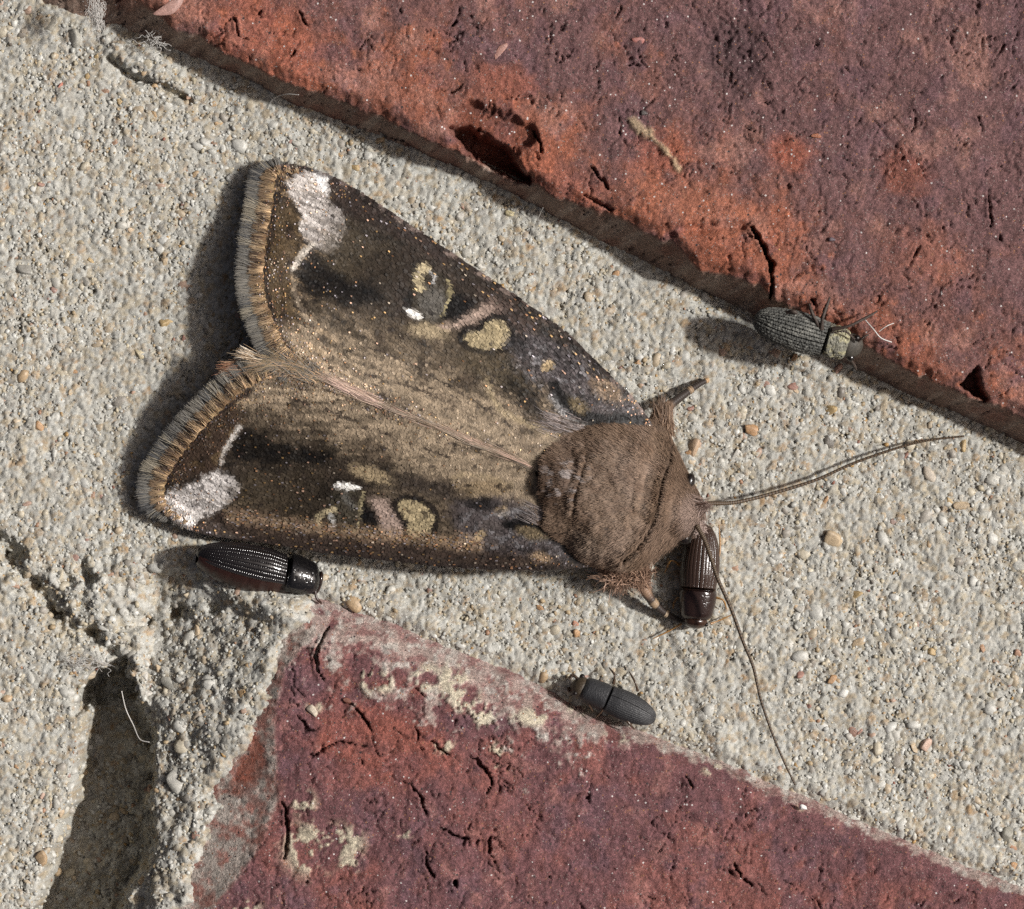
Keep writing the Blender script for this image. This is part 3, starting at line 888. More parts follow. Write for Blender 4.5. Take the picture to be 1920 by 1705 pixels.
    c = mixc(c, C(52, 44, 34), pmask(px, py, [(940, 705), (985, 710), (1010, 750), (1022, 790), (990, 775), (955, 735)], 10, 8, 10) * .8)
    c = mixc(c, C(160, 136, 96), emask(px, py, 1032, 692, 13, 9, -40, .4, .4))
    c = mixc(c, C(150, 122, 90), emask(px, py, 1140, 735, 32, 18, 35, .4, .4) * .7)
    c = mixc(c, ink, smask(px, py, [(1046, 732), (1062, 765), (1085, 783), (1125, 790), (1170, 788), (1212, 792)], 11, 6, 5) * .95)
    c = mixc(c, C(122, 104, 70), pmask(px, py, [(1066, 745), (1090, 752), (1108, 770), (1098, 782), (1075, 772)], 5, 5) * .9)
    c = mixc(c, C(150, 150, 152), smask(px, py, [(1040, 750), (1055, 775), (1090, 800)], 6, 6, 5) * .7)
    # pale loop and veins in the inner field
    c = mixc(c, C(164, 144, 106), smask(px, py, [(918, 712), (922, 740), (945, 775), (985, 795), (1030, 815)], 5, 5, 4) * .7)
    c = mixc(c, C(98, 84, 56), emask(px, py, 930, 690, 60, 28, 20, .6, .3, 20) * .5)
    c = mixc(c, C(168, 148, 112), emask(px, py, 810, 625, 36, 14, 10, .5, .4) * .8)
    for vein in ([(640, 640), (720, 662), (800, 700), (880, 745), (960, 800)], [(640, 690), (720, 712), (800, 736), (870, 770), (930, 806)]):
        c = mixc(c, C(70, 56, 48), smask(px, py, vein, 1.6, 2, 2) * sst(-.15, .1, fbm(px / 24, py / 24, 144, 2)) * .8)
    c = mixc(c, C(56, 44, 40), sst(.42, .6, fbm(px / 16, py / 12, 145, 3)) * .6)
    c = mixc(c, C(64, 50, 46), smask(px, py, U_COSTA, 5, 4) * .7)
    c = mixc(c, C(150, 128, 118), smask(px, py, U_COSTA, 7, 4) * sst(.25, .4, fbm(px / 18, py / 18, 146, 1)) * .6)
    return c, nf

def paint_lower(px, py):
    c, d, n, nf = paint_common(px, py, 1)
    blk, ink = C(26, 22, 19), C(20, 17, 18)
    c = mixc(c, C(92, 78, 58), pmask(px, py, [(445, 895), (520, 880), (610, 890), (640, 930), (600, 985), (480, 975), (430, 950)], 24, 14, 30) * .8)
    c = mixc(c, C(84, 66, 56), pmask(px, py, [(360, 995), (440, 955), (600, 985), (800, 1010), (1000, 1030), (1060, 1062), (900, 1062), (600, 1032)], 14, 12, 16) * .8)
    c = mixc(c, C(58, 48, 38), pmask(px, py, [(560, 880), (640, 880), (690, 900), (640, 940), (580, 990), (545, 950)], 30, 16, 24) * .6)
    c = mixc(c, C(94, 72, 56), pmask(px, py, [(322, 896), (345, 850), (390, 800), (440, 762), (470, 790), (440, 830), (420, 870), (380, 895)], 10, 8, 14) * .85)
    c = mixc(c, C(66, 50, 46), smask(px, py, [(318, 900), (330, 868), (356, 828), (387, 795), (437, 757), (470, 735)], 5, 4, 3) * .8)
    c = mixc(c, C(118, 94, 58), sst(.1, .5, fbm(px / 22, py / 22, 152, 2)) * pmask(px, py, [(350, 870), (400, 800), (470, 770), (430, 850), (400, 880)], 8) * .8)
    c = mixc(c, blk, pmask(px, py, [(446, 810), (482, 804), (515, 822), (590, 844), (632, 850), (612, 876), (528, 876), (452, 870), (430, 848)], 13, 12, 18) * .92)
    fade = np.clip(1.1 - sst(400, 450, px - .3 * (950 - py)), 0, 1)
    c = mixc(c, C(206, 200, 196), pmask(px, py, [(300, 942), (325, 918), (366, 908), (388, 890), (412, 880), (446, 898), (462, 918), (436, 942), (412, 956), (376, 978), (359, 993), (330, 982)], 6, 8, 9) * (.35 + .65 * fade) * (.45 + .55 * sst(-.25, .25, fbm((px * .88 + py * .47) / 30, (py * .88 - px * .47) / 4.5, 158, 3))))
    c = mixc(c, C(224, 224, 224), pmask(px, py, [(332, 975), (362, 968), (372, 978), (358, 992)], 5, 4, 8) * .8)
    c = mixc(c, C(204, 198, 190), smask(px, py, [(452, 802), (436, 824), (424, 845), (418, 868)], 4, 4, 4) * .85)
    c = mixc(c, C(60, 48, 44), emask(px, py, 309, 922, 7, 9, 0, .4) * .8 + emask(px, py, 384, 915, 5, 4, 0, .4) * .7)
    # reniform
    c = mixc(c, C(86, 78, 62), emask(px, py, 655, 955, 36, 42, 10, .15, .15) * .9)
    c = mixc(c, C(130, 130, 128), smask(px, py, [(652, 930), (665, 950)], 6, 6, 3) * .5)
    c = mixc(c, ink, pmask(px, py, [(686, 928), (696, 950), (715, 975), (712, 996), (680, 1000), (686, 960)], 5, 5, 8) * .95)
    c = mixc(c, C(62, 52, 42), pmask(px, py, [(592, 960), (600, 990), (590, 1000), (582, 970)], 5, 4) * .7)
    c = mixc(c, C(170, 154, 116), smask(px, py, [(602, 985), (602, 968), (618, 960), (632, 957)], 5, 3, 4))
    c = mixc(c, C(200, 202, 202), smask(px, py, [(625, 968), (632, 984)], 4, 4, 4) * .7)
    c = mixc(c, C(158, 144, 104), smask(px, py, [(687, 925), (682, 950), (676, 992), (666, 998)], 2.5, 2, 2) * .8)
    c = mixc(c, C(238, 236, 230), pmask(px, py, [(628, 912), (640, 905), (665, 908), (684, 916), (668, 920), (640, 917)], 3, 2, 5))
    c = mixc(c, C(176, 150, 136), pmask(px, py, [(698, 934), (732, 936), (750, 968), (775, 1002), (752, 1012), (728, 1004), (712, 965)], 7, 6, 9) * .85)
    bean = [(750, 946), (762, 937), (786, 940), (808, 952), (820, 970), (816, 992), (802, 1006), (782, 1010), (770, 1001), (770, 978), (756, 962)]
    c = mixc(c, C(48, 40, 36), sst(8, 4, np.abs(sdpoly(px, py, bean) - 4)) * .9)
    c = mixc(c, C(166, 148, 108), pmask(px, py, bean, 3, 3, 5))
    # base
    c = mixc(c, C(96, 88, 92), pmask(px, py, [(850, 930), (960, 935), (1010, 960), (1060, 1010), (1100, 1055), (980, 1040), (860, 1010)], 14, 14, 14) * .75)
    c = mixc(c, C(132, 130, 134), sst(.1, .4, fbm(px / 9, py / 9, 153, 2)) * pmask(px, py, [(850, 950), (1000, 960), (1060, 1040), (900, 1030)], 12) * .55)
    c = mixc(c, C(152, 128, 92), emask(px, py, 905, 918, 52, 17, -8, .4, .3, 14) * .75)
    c = mixc(c, ink, emask(px, py, 905, 946, 28, 12, 5, .4, .4) * .85)
    c = mixc(c, C(60, 50, 48), emask(px, py, 815, 915, 60, 16, 15, .6, .4, 14) * .7)
    c = mixc(c, C(158, 134, 98), emask(px, py, 946, 958, 12, 9, 0, .4, .4) * .8)
    c = mixc(c, C(160, 136, 96), emask(px, py, 907, 1005, 11, 8, -50, .4, .4))
    c = mixc(c, ink, smask(px, py, [(955, 984), (985, 980), (1025, 994), (1052, 1015), (1085, 1048)], 9, 6, 5) * .95)
    c = mixc(c, C(124, 106, 74), emask(px, py, 1000, 1000, 28, 11, 15, .4, .3) * .9)
    c = mixc(c, C(154, 126, 92), emask(px, py, 1018, 1043, 20, 11, 15, .4, .3) * .8)
    c = mixc(c, C(150, 150, 154), smask(px, py, [(940, 965), (985, 955), (1030, 985)], 5, 6, 5) * .55)
    c = mixc(c, C(168, 146, 108), emask(px, py, 700, 890, 36, 14, 20, .5, .4) * .8)
    c = mixc(c, C(166, 144, 106), smask(px, py, [(850, 900), (870, 890), (920, 895), (960, 910)], 4, 5, 4) * .6)
    for vein in ([(560, 712), (640, 742), (720, 780), (800, 815), (900, 850)], [(520, 740), (620, 770), (720, 812), (820, 850), (930, 880)]):
        c = mixc(c, C(70, 56, 48), smask(px, py, vein, 1.6, 2, 2) * sst(-.15, .1, fbm(px / 24, py / 24, 154, 2)) * .8)
    c = mixc(c, C(56, 44, 40), sst(.42, .6, fbm(px / 16, py / 12, 155, 3)) * .6)
    gold = smask(px, py, [(440, 968), (520, 978), (620, 992), (720, 1003), (820, 1014), (900, 1018)], 13, 10, 8)
    c = mixc(c, C(168, 138, 104), gold * .55)
    c = mixc(c, C(66, 54, 50), smask(px, py, L_COSTA, 5, 4) * .7)
    return c, nf

mx, my = 1040.0, 900.0
moth_z0 = float(h_mortar(np.array([1240.]), np.array([1130.]))[0])
moth_loc = w3(1130, 930, moth_z0)
moth = add('moth', None, loc=moth_loc, label='brown moth with white wing tips resting on the pale mortar', cat='moth')
ML = np.array(moth_loc)

def blades(base, direc, normal, length, width, bend, colr, tipw=.35, seg=3):
    """thin curved blades; base/direc/normal (n,3), returns verts, quads, colours"""
    n = len(base)
    side = np.cross(direc, normal)
    side /= np.linalg.norm(side, axis=1)[:, None] + 1e-9
    rows = []
    for k in range(seg + 1):
        t = k / seg
        p = base + direc * (length * t)[:, None] + normal * (bend * length * (t - t * t * .8))[:, None]
        w = width * (1 - (1 - tipw) * t ** 1.5)
        rows.append(p - side * (w / 2)[:, None])
        rows.append(p + side * (w / 2)[:, None])
    V = np.stack(rows, 1)
    m = 2 * (seg + 1)
    f = np.array([[2 * k, 2 * k + 1, 2 * k + 3, 2 * k + 2] for k in range(seg)])
    Fq = (f[None] + (np.arange(n) * m)[:, None, None]).reshape(-1, 4)
    return V.reshape(-1, 3), Fq, np.repeat(colr, m, axis=0)

def nrm(v):
    return v / (np.linalg.norm(v, axis=-1, keepdims=True) + 1e-9)

def toned(paint):
    def f(px, py):
        c, nf = paint(px, py)
        lum = (c @ np.array([.3, .55, .15]))[:, None]
        c = c + (lum * np.array([1.06, 1., .93]) - c) * .22
        k = np.clip((lum[:, 0] / .20) ** .5, .60, 1.05) * (.90 + .14 * sst(.22, .5, lum[:, 0]))
        m1 = fbm(px / 5.5, py / 5.5, 190, 2)
        m2 = sst(.18, .5, fbm(px / 13, py / 11, 191, 3))
        c = c * (k * (1 + .28 * m1) * (1 - .45 * m2 * sst(.3, .15, lum[:, 0])))[:, None]
        return np.clip(c, .004, 1), nf
    return f

def build_wing(costa, outer, inner, base, paint, seed, label):
    r = np.random.default_rng(seed)
    P = coons(costa, outer, inner, base, 260, 150)
    px, py = P[..., 0].ravel(), P[..., 1].ravel()
    z = z_wing(px, py)
    c, nf = paint(px, py)
    Fq = grid_faces(260, 150)
    V = W(px, py, z)
    V0 = V.reshape(260, 150, 3)
    nz = np.cross(V0[1, 1] - V0[0, 1], V0[0, 2] - V0[0, 1])[2]
    if nz > 0:
        Fq = Fq[:, ::-1]
    wing = add('forewing', make_mesh('forewing', V - ML, Fq, c * .95), M['wing'], parent=moth, label=label)
    so = wing.modifiers.new('thickness', 'SOLIDIFY')
    so.thickness = .05
    so.offset = -1
    # scales in staggered rows from the base to the outer margin
    NU, NV = 210, 160
    Q = coons(costa, outer, inner, base, NU, NV)
    du = np.gradient(Q, axis=0)
    X = Q[..., 0] + (np.arange(NU) % 2)[:, None] * .5 * np.gradient(Q[..., 0], axis=1) + r.normal(0, .7, (NU, NV))
    Y = Q[..., 1] + (np.arange(NU) % 2)[:, None] * .5 * np.gradient(Q[..., 1], axis=1) + r.normal(0, .7, (NU, NV))
    X, Y = X.ravel(), Y.ravel()
    dx, dy = du[..., 0].ravel(), du[..., 1].ravel()
    rowlen = np.hypot(dx, dy)
    c, nf = paint(X, Y)
    zz = z_wing(X, Y)
    p0 = W(X, Y, zz)
    p1 = W(X + dx, Y + dy, z_wing(X + dx, Y + dy))
    gx = W(X + 3, Y, z_wing(X + 3, Y)) - p0
    gy = W(X, Y - 3, z_wing(X, Y - 3)) - p0
    nn = nrm(np.cross(gx, gy))
    direc = nrm(p1 - p0)
    n = len(X)
    tilt = np.clip(r.normal(.085, .07, n), -.05, .4)
    near_out = sst(80, 12, dist_polyline(X, Y, outer))
    strip = smask(X, Y, [(440, 968), (520, 978), (620, 992), (720, 1003), (820, 1014), (900, 1018)], 12, 10, 6)
    strip = np.maximum(strip, .18 * smask(X, Y, costa, 22, 10, 8))
    seam = sst(30, 6, dist_polyline(X, Y, SEAM)) * sst(940, 700, X)
    prob = .006 + .02 * sst(800, 560, X) + .13 * near_out + .24 * strip + .12 * seam
    gold = r.random(n) < prob
    tilt[gold] += r.uniform(-.02, .26, gold.sum())
    roll = r.normal(0, .14, n)
    direc = nrm(direc + nn * tilt[:, None])
    sidev = nrm(np.cross(direc, nn))
    nn2 = nrm(np.cross(sidev, direc) + sidev * roll[:, None])
    jit = r.normal(1, .15 + .26 * sst(920, 980, X) * sst(70, 110, dist_polyline(X, Y, SEAM)), n).clip(.35, 1.9)
    c = c * jit[:, None]
    met = np.full(n, .02)
    # iridescent scales
    white = sst(.35, .6, c.mean(1))
    tints = np.array([C(232, 190, 130), C(240, 196, 170), C(226, 210, 190), C(236, 176, 130), C(214, 206, 214)])
    pick = tints[r.integers(0, 5, n)]
    c[gold] = c[gold] * .6 + pick[gold] * .30
    met[gold] = .75
    met = np.maximum(met, white * .12)
    small = np.where(gold, .5, 1.)
    V, Fq, cc = blades(p0 + nn * (.012 + .022 * gold[:, None]), direc, nn2, rowlen / S * r.uniform(1.5, 2.1, n) * small, np.full(n, .078) * r.uniform(.85, 1.2, n) * small, np.full(n, .06), np.concatenate([c, met[:, None]], 1), .62, 2)
    add('wing_scales', make_mesh('wing_scales', V - ML, Fq, cc, smooth=True), M['scale'], parent=wing, kind='stuff')
    # fringe: short golden hairs over a longer grey row
    tt = catmull(costa[-2:-1] + outer, 2600)
    tan_ = np.gradient(tt, axis=0)
    nrm2 = np.stack([tan_[:, 1], -tan_[:, 0]], -1)
    nrm2 /= np.linalg.norm(nrm2, axis=1)[:, None]
    cen = np.array(inner).mean(0)
    flip = np.sign(((tt - cen) * nrm2).sum(1))
    nrm2 *= flip[:, None]
    s = np.linspace(0, 1, len(tt))
    for layer, (cnt, l0, off, zoff, cols_) in enumerate(((9000, 42, -7, -.03, [C(112, 110, 106), C(136, 131, 122), C(94, 94, 94), C(156, 148, 132)]),
                                                          (8000, 24, -12, .03, [C(124, 104, 84), C(150, 128, 102), C(92, 76, 64), C(170, 148, 120)]),
                                                          (4000, 12, -14, .05, [C(172, 146, 110), C(136, 110, 84), C(196, 166, 130)]))):
        ix = np.sort(r.integers(0, len(tt), cnt))
        wave = np.sin(s[ix] * 2 * np.pi * 24 + 1.6 * np.sin(s[ix] * 31)) * .6
        b2 = tt[ix] + nrm2[ix] * (off + 2.5 * wave)[:, None]
        dirp = nrm2[ix] + np.stack([-nrm2[ix][:, 1], nrm2[ix][:, 0]], -1) * (r.normal(0, .13, cnt) + .04 * np.cos(s[ix] * 2 * np.pi * 24))[:, None]
        endtap = .25 + .75 * sst(.02, .22, s[ix])
        ln = (l0 + 3 * wave + r.normal(0, 2.2, cnt)) * endtap
        zb_ = z_wing(b2[:, 0], b2[:, 1]) + zoff + .02 * wave
        e2 = b2 + dirp * ln[:, None]
        pb = W(b2[:, 0], b2[:, 1], zb_)
        pe = W(e2[:, 0], e2[:, 1], zb_ - .10 + r.normal(0, .05, cnt) + .05 * wave)
        dv = pe - pb
        L_ = np.linalg.norm(dv, axis=1)
        dirv = dv / L_[:, None]
        upn = nrm(np.cross(np.cross(dirv, np.array([[0, 0, 1.]])), dirv) + r.normal(0, .25, (cnt, 3)))
        bandn = vn(s[ix] * 24 + layer * 7, s[ix] * 0, 160 + layer)
        pal = np.array(cols_)
        ci = np.clip(((bandn * .8 + r.random(cnt) * .28) * len(pal)).astype(int), 0, len(pal) - 1)
        cl = pal[ci] * (r.normal(1, .13, cnt) + .12 * wave).clip(.45, 1.5)[:, None]
        m_ = np.where(r.random(cnt) < (.02, .10, .2)[layer], .6, .05)
        V, Fq, cc = blades(pb, dirv, upn, L_, np.full(cnt, .013), np.full(cnt, .10), np.concatenate([cl, m_[:, None]], 1), .4, 3)
        add(('outer_fringe', 'inner_fringe', 'golden_fringe')[layer], make_mesh('fringe', V - ML, Fq, cc), M['scale'], parent=wing, kind='stuff')
    return wing

build_wing(U_COSTA, U_OUTER, U_INNER, U_BASE, toned(paint_upper), 51, 'forewing lying towards the shaded brick side')
build_wing(L_COSTA, L_OUTER, L_INNER, L_BASE, toned(paint_lower), 52, 'forewing covering the shiny black beetle')

# silky hair along the wing seam and the abdomen tuft
r = np.random.default_rng(61)
def strands(name, path, cnt, half, length, ang_jit, cols_, zup, bend=.15, width=.02, parent=moth, metal=.4, back=1):
    tt = catmull(path, 800)
    tan_ = np.gradient(tt, axis=0)
    tan_ /= np.linalg.norm(tan_, axis=1)[:, None]
    ix = r.integers(0, 800, cnt)
    nr = np.stack([-tan_[:, 1], tan_[:, 0]], -1)
    b2 = tt[ix] + nr[ix] * r.normal(0, half, cnt)[:, None]
    dirp = tan_[ix] * back + nr[ix] * r.normal(0, ang_jit, cnt)[:, None]
    ln = length * r.uniform(.6, 1.2, cnt)
    e2 = b2 + dirp * ln[:, None]
    pb = W(b2[:, 0], b2[:, 1], z_wing(b2[:, 0], b2[:, 1]) + zup * r.uniform(.5, 1.2, cnt))
    pe = W(e2[:, 0], e2[:, 1], z_wing(e2[:, 0], e2[:, 1]) + zup * r.uniform(.3, 1.2, cnt))
    dv = pe - pb
    L_ = np.linalg.norm(dv, axis=1)
    dirv = dv / L_[:, None]
    upn = nrm(np.cross(np.cross(dirv, np.array([[0, 0, 1.]])), dirv) + r.normal(0, .3, (cnt, 3)))
    pal = np.array(cols_)
    cl = pal[r.integers(0, len(pal), cnt)] * r.uniform(.75, 1.2, cnt)[:, None]
    m_ = np.where(r.random(cnt) < metal, .6, .03)
    V, Fq, cc = blades(pb, dirv, upn, L_, np.full(cnt, width), np.full(cnt, bend), np.concatenate([cl, m_[:, None]], 1), .25, 4)
    return add(name, make_mesh(name, V - ML, Fq, cc), M['scale'], parent=parent, kind='stuff')

strands('seam_hair', [(1000, 878), (955, 856), (905, 836), (845, 810), (760, 777), (700, 750), (640, 722), (600, 706)], 700, 2.6, 55, .06, [C(186, 166, 146), C(206, 176, 158), C(140, 122, 102), C(170, 156, 140)], .05, .05, .014, metal=.3)
strands('seam_hair', [(720, 758), (680, 742), (640, 722)], 240, 4.0, 45, .08, [C(214, 184, 170), C(222, 196, 176)], .06, .08, .014, metal=.4)
strands('seam_hair', [(600, 708), (560, 692), (520, 682), (490, 682)], 600, 7, 36, .3, [C(166, 146, 116), C(120, 116, 110), C(140, 132, 120), C(196, 166, 136)], .06, .1, .016, metal=.25)
strands('base_hair', [(1100, 812), (1060, 800), (1030, 790)], 200, 9, 34, .15, [C(150, 142, 140), C(176, 162, 156), C(110, 98, 92)], .06, .08, .014, metal=.35)
strands('base_hair', [(1075, 1000), (1040, 980), (1000, 962)], 200, 9, 34, .15, [C(150, 142, 140), C(176, 162, 156), C(110, 98, 92)], .06, .08, .014, metal=.35)
def tuft(name, base, tip, cnt, spread, zb_, zt_, cols_, width=.025, curve=.1):
    b2 = np.array(base) + r.normal(0, spread[0], (cnt, 2))
    e2 = np.array(tip) + r.normal(0, spread[1], (cnt, 2))
    pb = W(b2[:, 0], b2[:, 1], zb_ + r.normal(0, .08, cnt))
    pe = W(e2[:, 0], e2[:, 1], zt_ + r.normal(0, .10, cnt))
    dv = pe - pb
    L_ = np.linalg.norm(dv, axis=1)
    dirv = dv / L_[:, None]
    upn = nrm(np.cross(np.cross(dirv, np.array([[0, 0, 1.]])), dirv) + r.normal(0, .3, (cnt, 3)))
    pal = np.array(cols_)
    cl = pal[r.integers(0, len(pal), cnt)] * r.uniform(.7, 1.2, cnt)[:, None]
    V, Fq, cc = blades(pb, dirv, upn, L_, np.full(cnt, width), np.full(cnt, curve), np.concatenate([cl, np.full((cnt, 1), .05)], 1), .25, 4)
    return add(name, make_mesh(name, V - ML, Fq, cc), M['scale'], parent=moth, kind='stuff')
tuft('abdomen_tuft', (510, 686), (425, 694), 380, (9, 9), 1.45, 1.3, [C(176, 130, 104), C(196, 160, 130), C(140, 96, 76)])
tuft('abdomen_tuft', (500, 676), (452, 664), 150, (6, 7), 1.6, 1.6, [C(206, 186, 160), C(226, 214, 196), C(176, 150, 120)], .018)

# body: thorax, collar and head as one continuous surface
OUT = np.array([(1004, 930), (1010, 892), (1032, 852), (1062, 822), (1110, 802), (1165, 795), (1222, 790), (1250, 806), (1268, 838), (1284, 872), (1298, 900), (1312, 925), (1321, 950), (1322, 978), (1306, 1002), (1278, 1015),
                (1248, 1035), (1215, 1058), (1180, 1068), (1135, 1064), (1095, 1050), (1064, 1020), (1034, 995), (1012, 966), (1004, 930)], float)
COLLAR = [(1262, 838), (1258, 872), (1246, 905), (1240, 940), (1232, 975), (1214, 1008), (1190, 1036), (1172, 1050)]
cen = np.array([1150., 930.])
oc = catmull(OUT, 241)[:-1]
def zedge(x, y):
    k = sst(1235, 1130, x)
    return 1.05 * (1 - k) + (z_wing(x, y) + .03) * k
def z_body(px, py, rr):
    base = zedge(px, py)
    top = 2.85 - .0030 * np.maximum(px - 1200, 0) - .0045 * np.maximum(1090 - px, 0)
    z = base + (top - base) * np.maximum(1 - rr ** 2.4, 0) ** (.5 + .55 * sst(1180, 1040, px))
    dline = dist_polyline(px, py, COLLAR)
    z = z - .18 * sst(8, 0, dline + 3 * fbm(px / 9, py / 9, 176, 2)) + .08 * sst(34, 10, dline) * sst(4, 10, dline)
    z = z + .06 * fbm(px / 45, py / 45, 170, 2) + .015 * fbm(px / 14, py / 14, 171, 2)
    # dark crest at the rear of the thorax
    z = z + .22 * emask(px, py, 1040, 890, 34, 40, 0, .6) - .25 * smask(px, py, [(1012, 880), (1006, 925), (1020, 965)], 7, 7)
    z = z - .07 * smask(px, py, [(1108, 860), (1098, 890), (1085, 930), (1085, 960)], 5, 5, 4)
    # head bump
    z = z + .22 * emask(px, py, 1296, 968, 24, 30, 0, .8)
    return z
NR = 64
ro = np.linspace(0, 1, NR) ** .8
PX = cen[0] + (oc[None, :, 0] - cen[0]) * ro[:, None]
PY = cen[1] + (oc[None, :, 1] - cen[1]) * ro[:, None]
RR = np.broadcast_to(ro[:, None], PX.shape)
ZT = z_body(PX, PY, RR)
top = W(PX.ravel(), PY.ravel(), ZT.ravel())
NB = 16
rb = np.linspace(1, 0, NB + 1)[1:]
PXb = cen[0] + (oc[None, :, 0] - cen[0]) * rb[:, None]
PYb = cen[1] + (oc[None, :, 1] - cen[1]) * rb[:, None]
ZB = zedge(oc[:, 0], oc[:, 1])[None] + (.35 - zedge(oc[:, 0], oc[:, 1])[None]) * np.sqrt(np.maximum(1 - rb[:, None] ** 2.4, 0))
bot = W(PXb.ravel(), PYb.ravel(), ZB.ravel())
V = np.vstack([top, bot])
Fq = grid_faces(NR + NB, len(oc), True)
Vt = V.reshape(NR + NB, len(oc), 3)
if np.cross(Vt[30, 5] - Vt[20, 5], Vt[20, 15] - Vt[20, 5])[2] > 0:
    Fq = Fq[:, ::-1]
def body_color(px, py):
    c = np.broadcast_to(C(128, 106, 88), (len(px), 3)).copy()
    n = fbm(px / 40, py / 40, 172, 3)
    c = mixc(c, C(146, 124, 108), sst(-.1, .5, n) * .7)
    c = mixc(c, C(106, 84, 68), sst(.1, .5, fbm(px / 18, py / 18, 173, 3)) * .6)
    c = mixc(c, C(86, 66, 52), emask(px, py, 1045, 905, 46, 50, 0, .5, .4, 20) * .8)
    c = mixc(c, C(166, 158, 156), sst(.25, .5, fbm(px / 12, py / 8, 174, 2)) * emask(px, py, 1070, 900, 45, 45, 0, .4) * .6)
    c = mixc(c, C(52, 40, 34), smask(px, py, COLLAR, 3, 3, 2) * .9)
    c = mixc(c, C(62, 50, 44), smask(px, py, [(1150, 990), (1152, 1010)], 5, 4, 4) * .5 + sst(.5, .65, fbm(px / 10, py / 10, 175, 2)) * .5)
    c = mixc(c, C(112, 90, 74), sst(1245, 1262, px + .35 * (py - 900)) * .5)
    c = mixc(c, C(158, 138, 128), emask(px, py, 1303, 965, 24, 36, 10, .5, .4) * .7)
    c = mixc(c, C(160, 142, 126), emask(px, py, 1110, 1020, 40, 22, 20, .5, .4) * .4)
    return c * .84
cb = body_color(np.concatenate([PX.ravel(), PXb.ravel()]), np.concatenate([PY.ravel(), PYb.ravel()]))
body = add('body', make_mesh('body', V - ML, Fq, cb * .75), M['body'], parent=moth)
# fur
nf_ = 75000
th = r.random(nf_) * len(oc)
i0 = th.astype(int) % len(oc)
rad = np.sqrt(r.random(nf_)) * .995
bx = cen[0] + (oc[i0, 0] - cen[0]) * rad
by = cen[1] + (oc[i0, 1] - cen[1]) * rad
zz = z_body(bx, by, rad)
e = 2.0
def rad_of(x, y):
    a0 = np.arctan2(oc[:, 1] - cen[1], oc[:, 0] - cen[0])
    o = np.argsort(a0)
    rr0 = np.hypot(oc[:, 0] - cen[0], oc[:, 1] - cen[1])
    a = np.arctan2(y - cen[1], x - cen[0])
    return np.hypot(x - cen[0], y - cen[1]) / np.interp(a, a0[o], rr0[o], period=2 * np.pi)
p0 = W(bx, by, zz)
pxv = W(bx + e, by, z_body(bx + e, by, rad_of(bx + e, by).clip(0, 1))) - p0
pyv = W(bx, by - e, z_body(bx, by - e, rad_of(bx, by - e).clip(0, 1))) - p0
nn = nrm(np.cross(pxv, pyv))
nn = nrm(nn + np.array([0, 0, .25]))
front = sst(1240, 1262, bx + .35 * (by - 900))
comb2 = np.stack([-1 + .2 * front, (by - 930) / -260 * 1.0 + 0 * bx, 0 * bx], -1) + r.normal(0, .16, (nf_, 3)) * np.array([1, 1, .3])
tang = nrm(comb2 - nn * (comb2 * nn).sum(1)[:, None])
lift = r.uniform(.10, .42, nf_)
dirv = nrm(tang + nn * lift[:, None])
cl = body_color(bx, by) * r.normal(1.0, .24, nf_).clip(.4, 1.7)[:, None]
ln = r.uniform(.11, .24, nf_)
V, Fq, cc = blades(p0 - nn * .012, dirv, nn, ln, np.full(nf_, .017), np.full(nf_, .10), cl, .3, 2)
add('fur', make_mesh('fur', V - ML, Fq, cc), M['fur'], parent=body, kind='stuff')

def sphere_part(name, px_, py_, z, r3, mat, parent, off, rot=0):
    Vv = I3[0] * np.array(r3)
    c_, s_ = math.cos(rot), math.sin(rot)
    Vv = np.stack([Vv[:, 0] * c_ - Vv[:, 1] * s_, Vv[:, 0] * s_ + Vv[:, 1] * c_, Vv[:, 2]], -1)
    Vv = Vv + W(float(px_), float(py_), float(z)) - off
    return add(name, make_mesh(name, Vv, I3[1]), mat, parent=parent)
M['eye'] = material('compound_eye', .25, .5, attr=False, color=(.012, .009, .008), bumps=(('voronoi', 40, .3, .01),))
sphere_part('eye', 1292, 904, 1.45, (.15, .24, .2), M['eye'], moth, ML, -.3)
sphere_part('eye', 1284, 1008, 1.4, (.18, .2, .22), M['eye'], moth, ML, .3)

def px_path(pts, n):
    return catmull([W(float(a), float(b), float(c)) for a, b, c in pts], n)

def ringed_antenna(pts, r0, r1, parent, off, n=520, rings=95):
    P = px_path(pts, n)
    t = np.linspace(0, 1, n)
    ring = .5 + .5 * np.cos(2 * np.pi * t * rings)
    rad = (r0 + (r1 - r0) * t) * (1 - .16 * ring * (1 - .6 * t))
    Vv, Fv = tube(P, rad, 8)
    cl = C(74, 60, 47)[None] * (1 - .6 * ring[:, None]) + C(140, 120, 94)[None] * .18 * (1 - ring[:, None])
    cl = np.repeat(cl, 8, axis=0)
    cl = np.vstack([cl, cl[:1], cl[-1:]])
    return add('antenna', make_mesh('antenna', Vv - off, Fv, cl), M['antenna'], parent=parent)
ringed_antenna([(1310, 944, 1.7), (1335, 944, 1.5), (1380, 942, 1.1), (1450, 925, .75), (1530, 900, .55), (1600, 869, .45), (1680, 841, .42), (1740, 826, .4), (1808, 818, .4)], .064, .026, moth, ML)
ringed_antenna([(1306, 985, 1.9), (1322, 1015, 1.85), (1334, 1050, 1.75), (1346, 1086, 1.7), (1370, 1140, 1.65), (1394, 1205, 1.6), (1412, 1250, 1.55), (1426, 1310, 1.55), (1446, 1370, 1.55), (1470, 1428, 1.5), (1491, 1472, 1.4)], .064, .026, moth, ML)

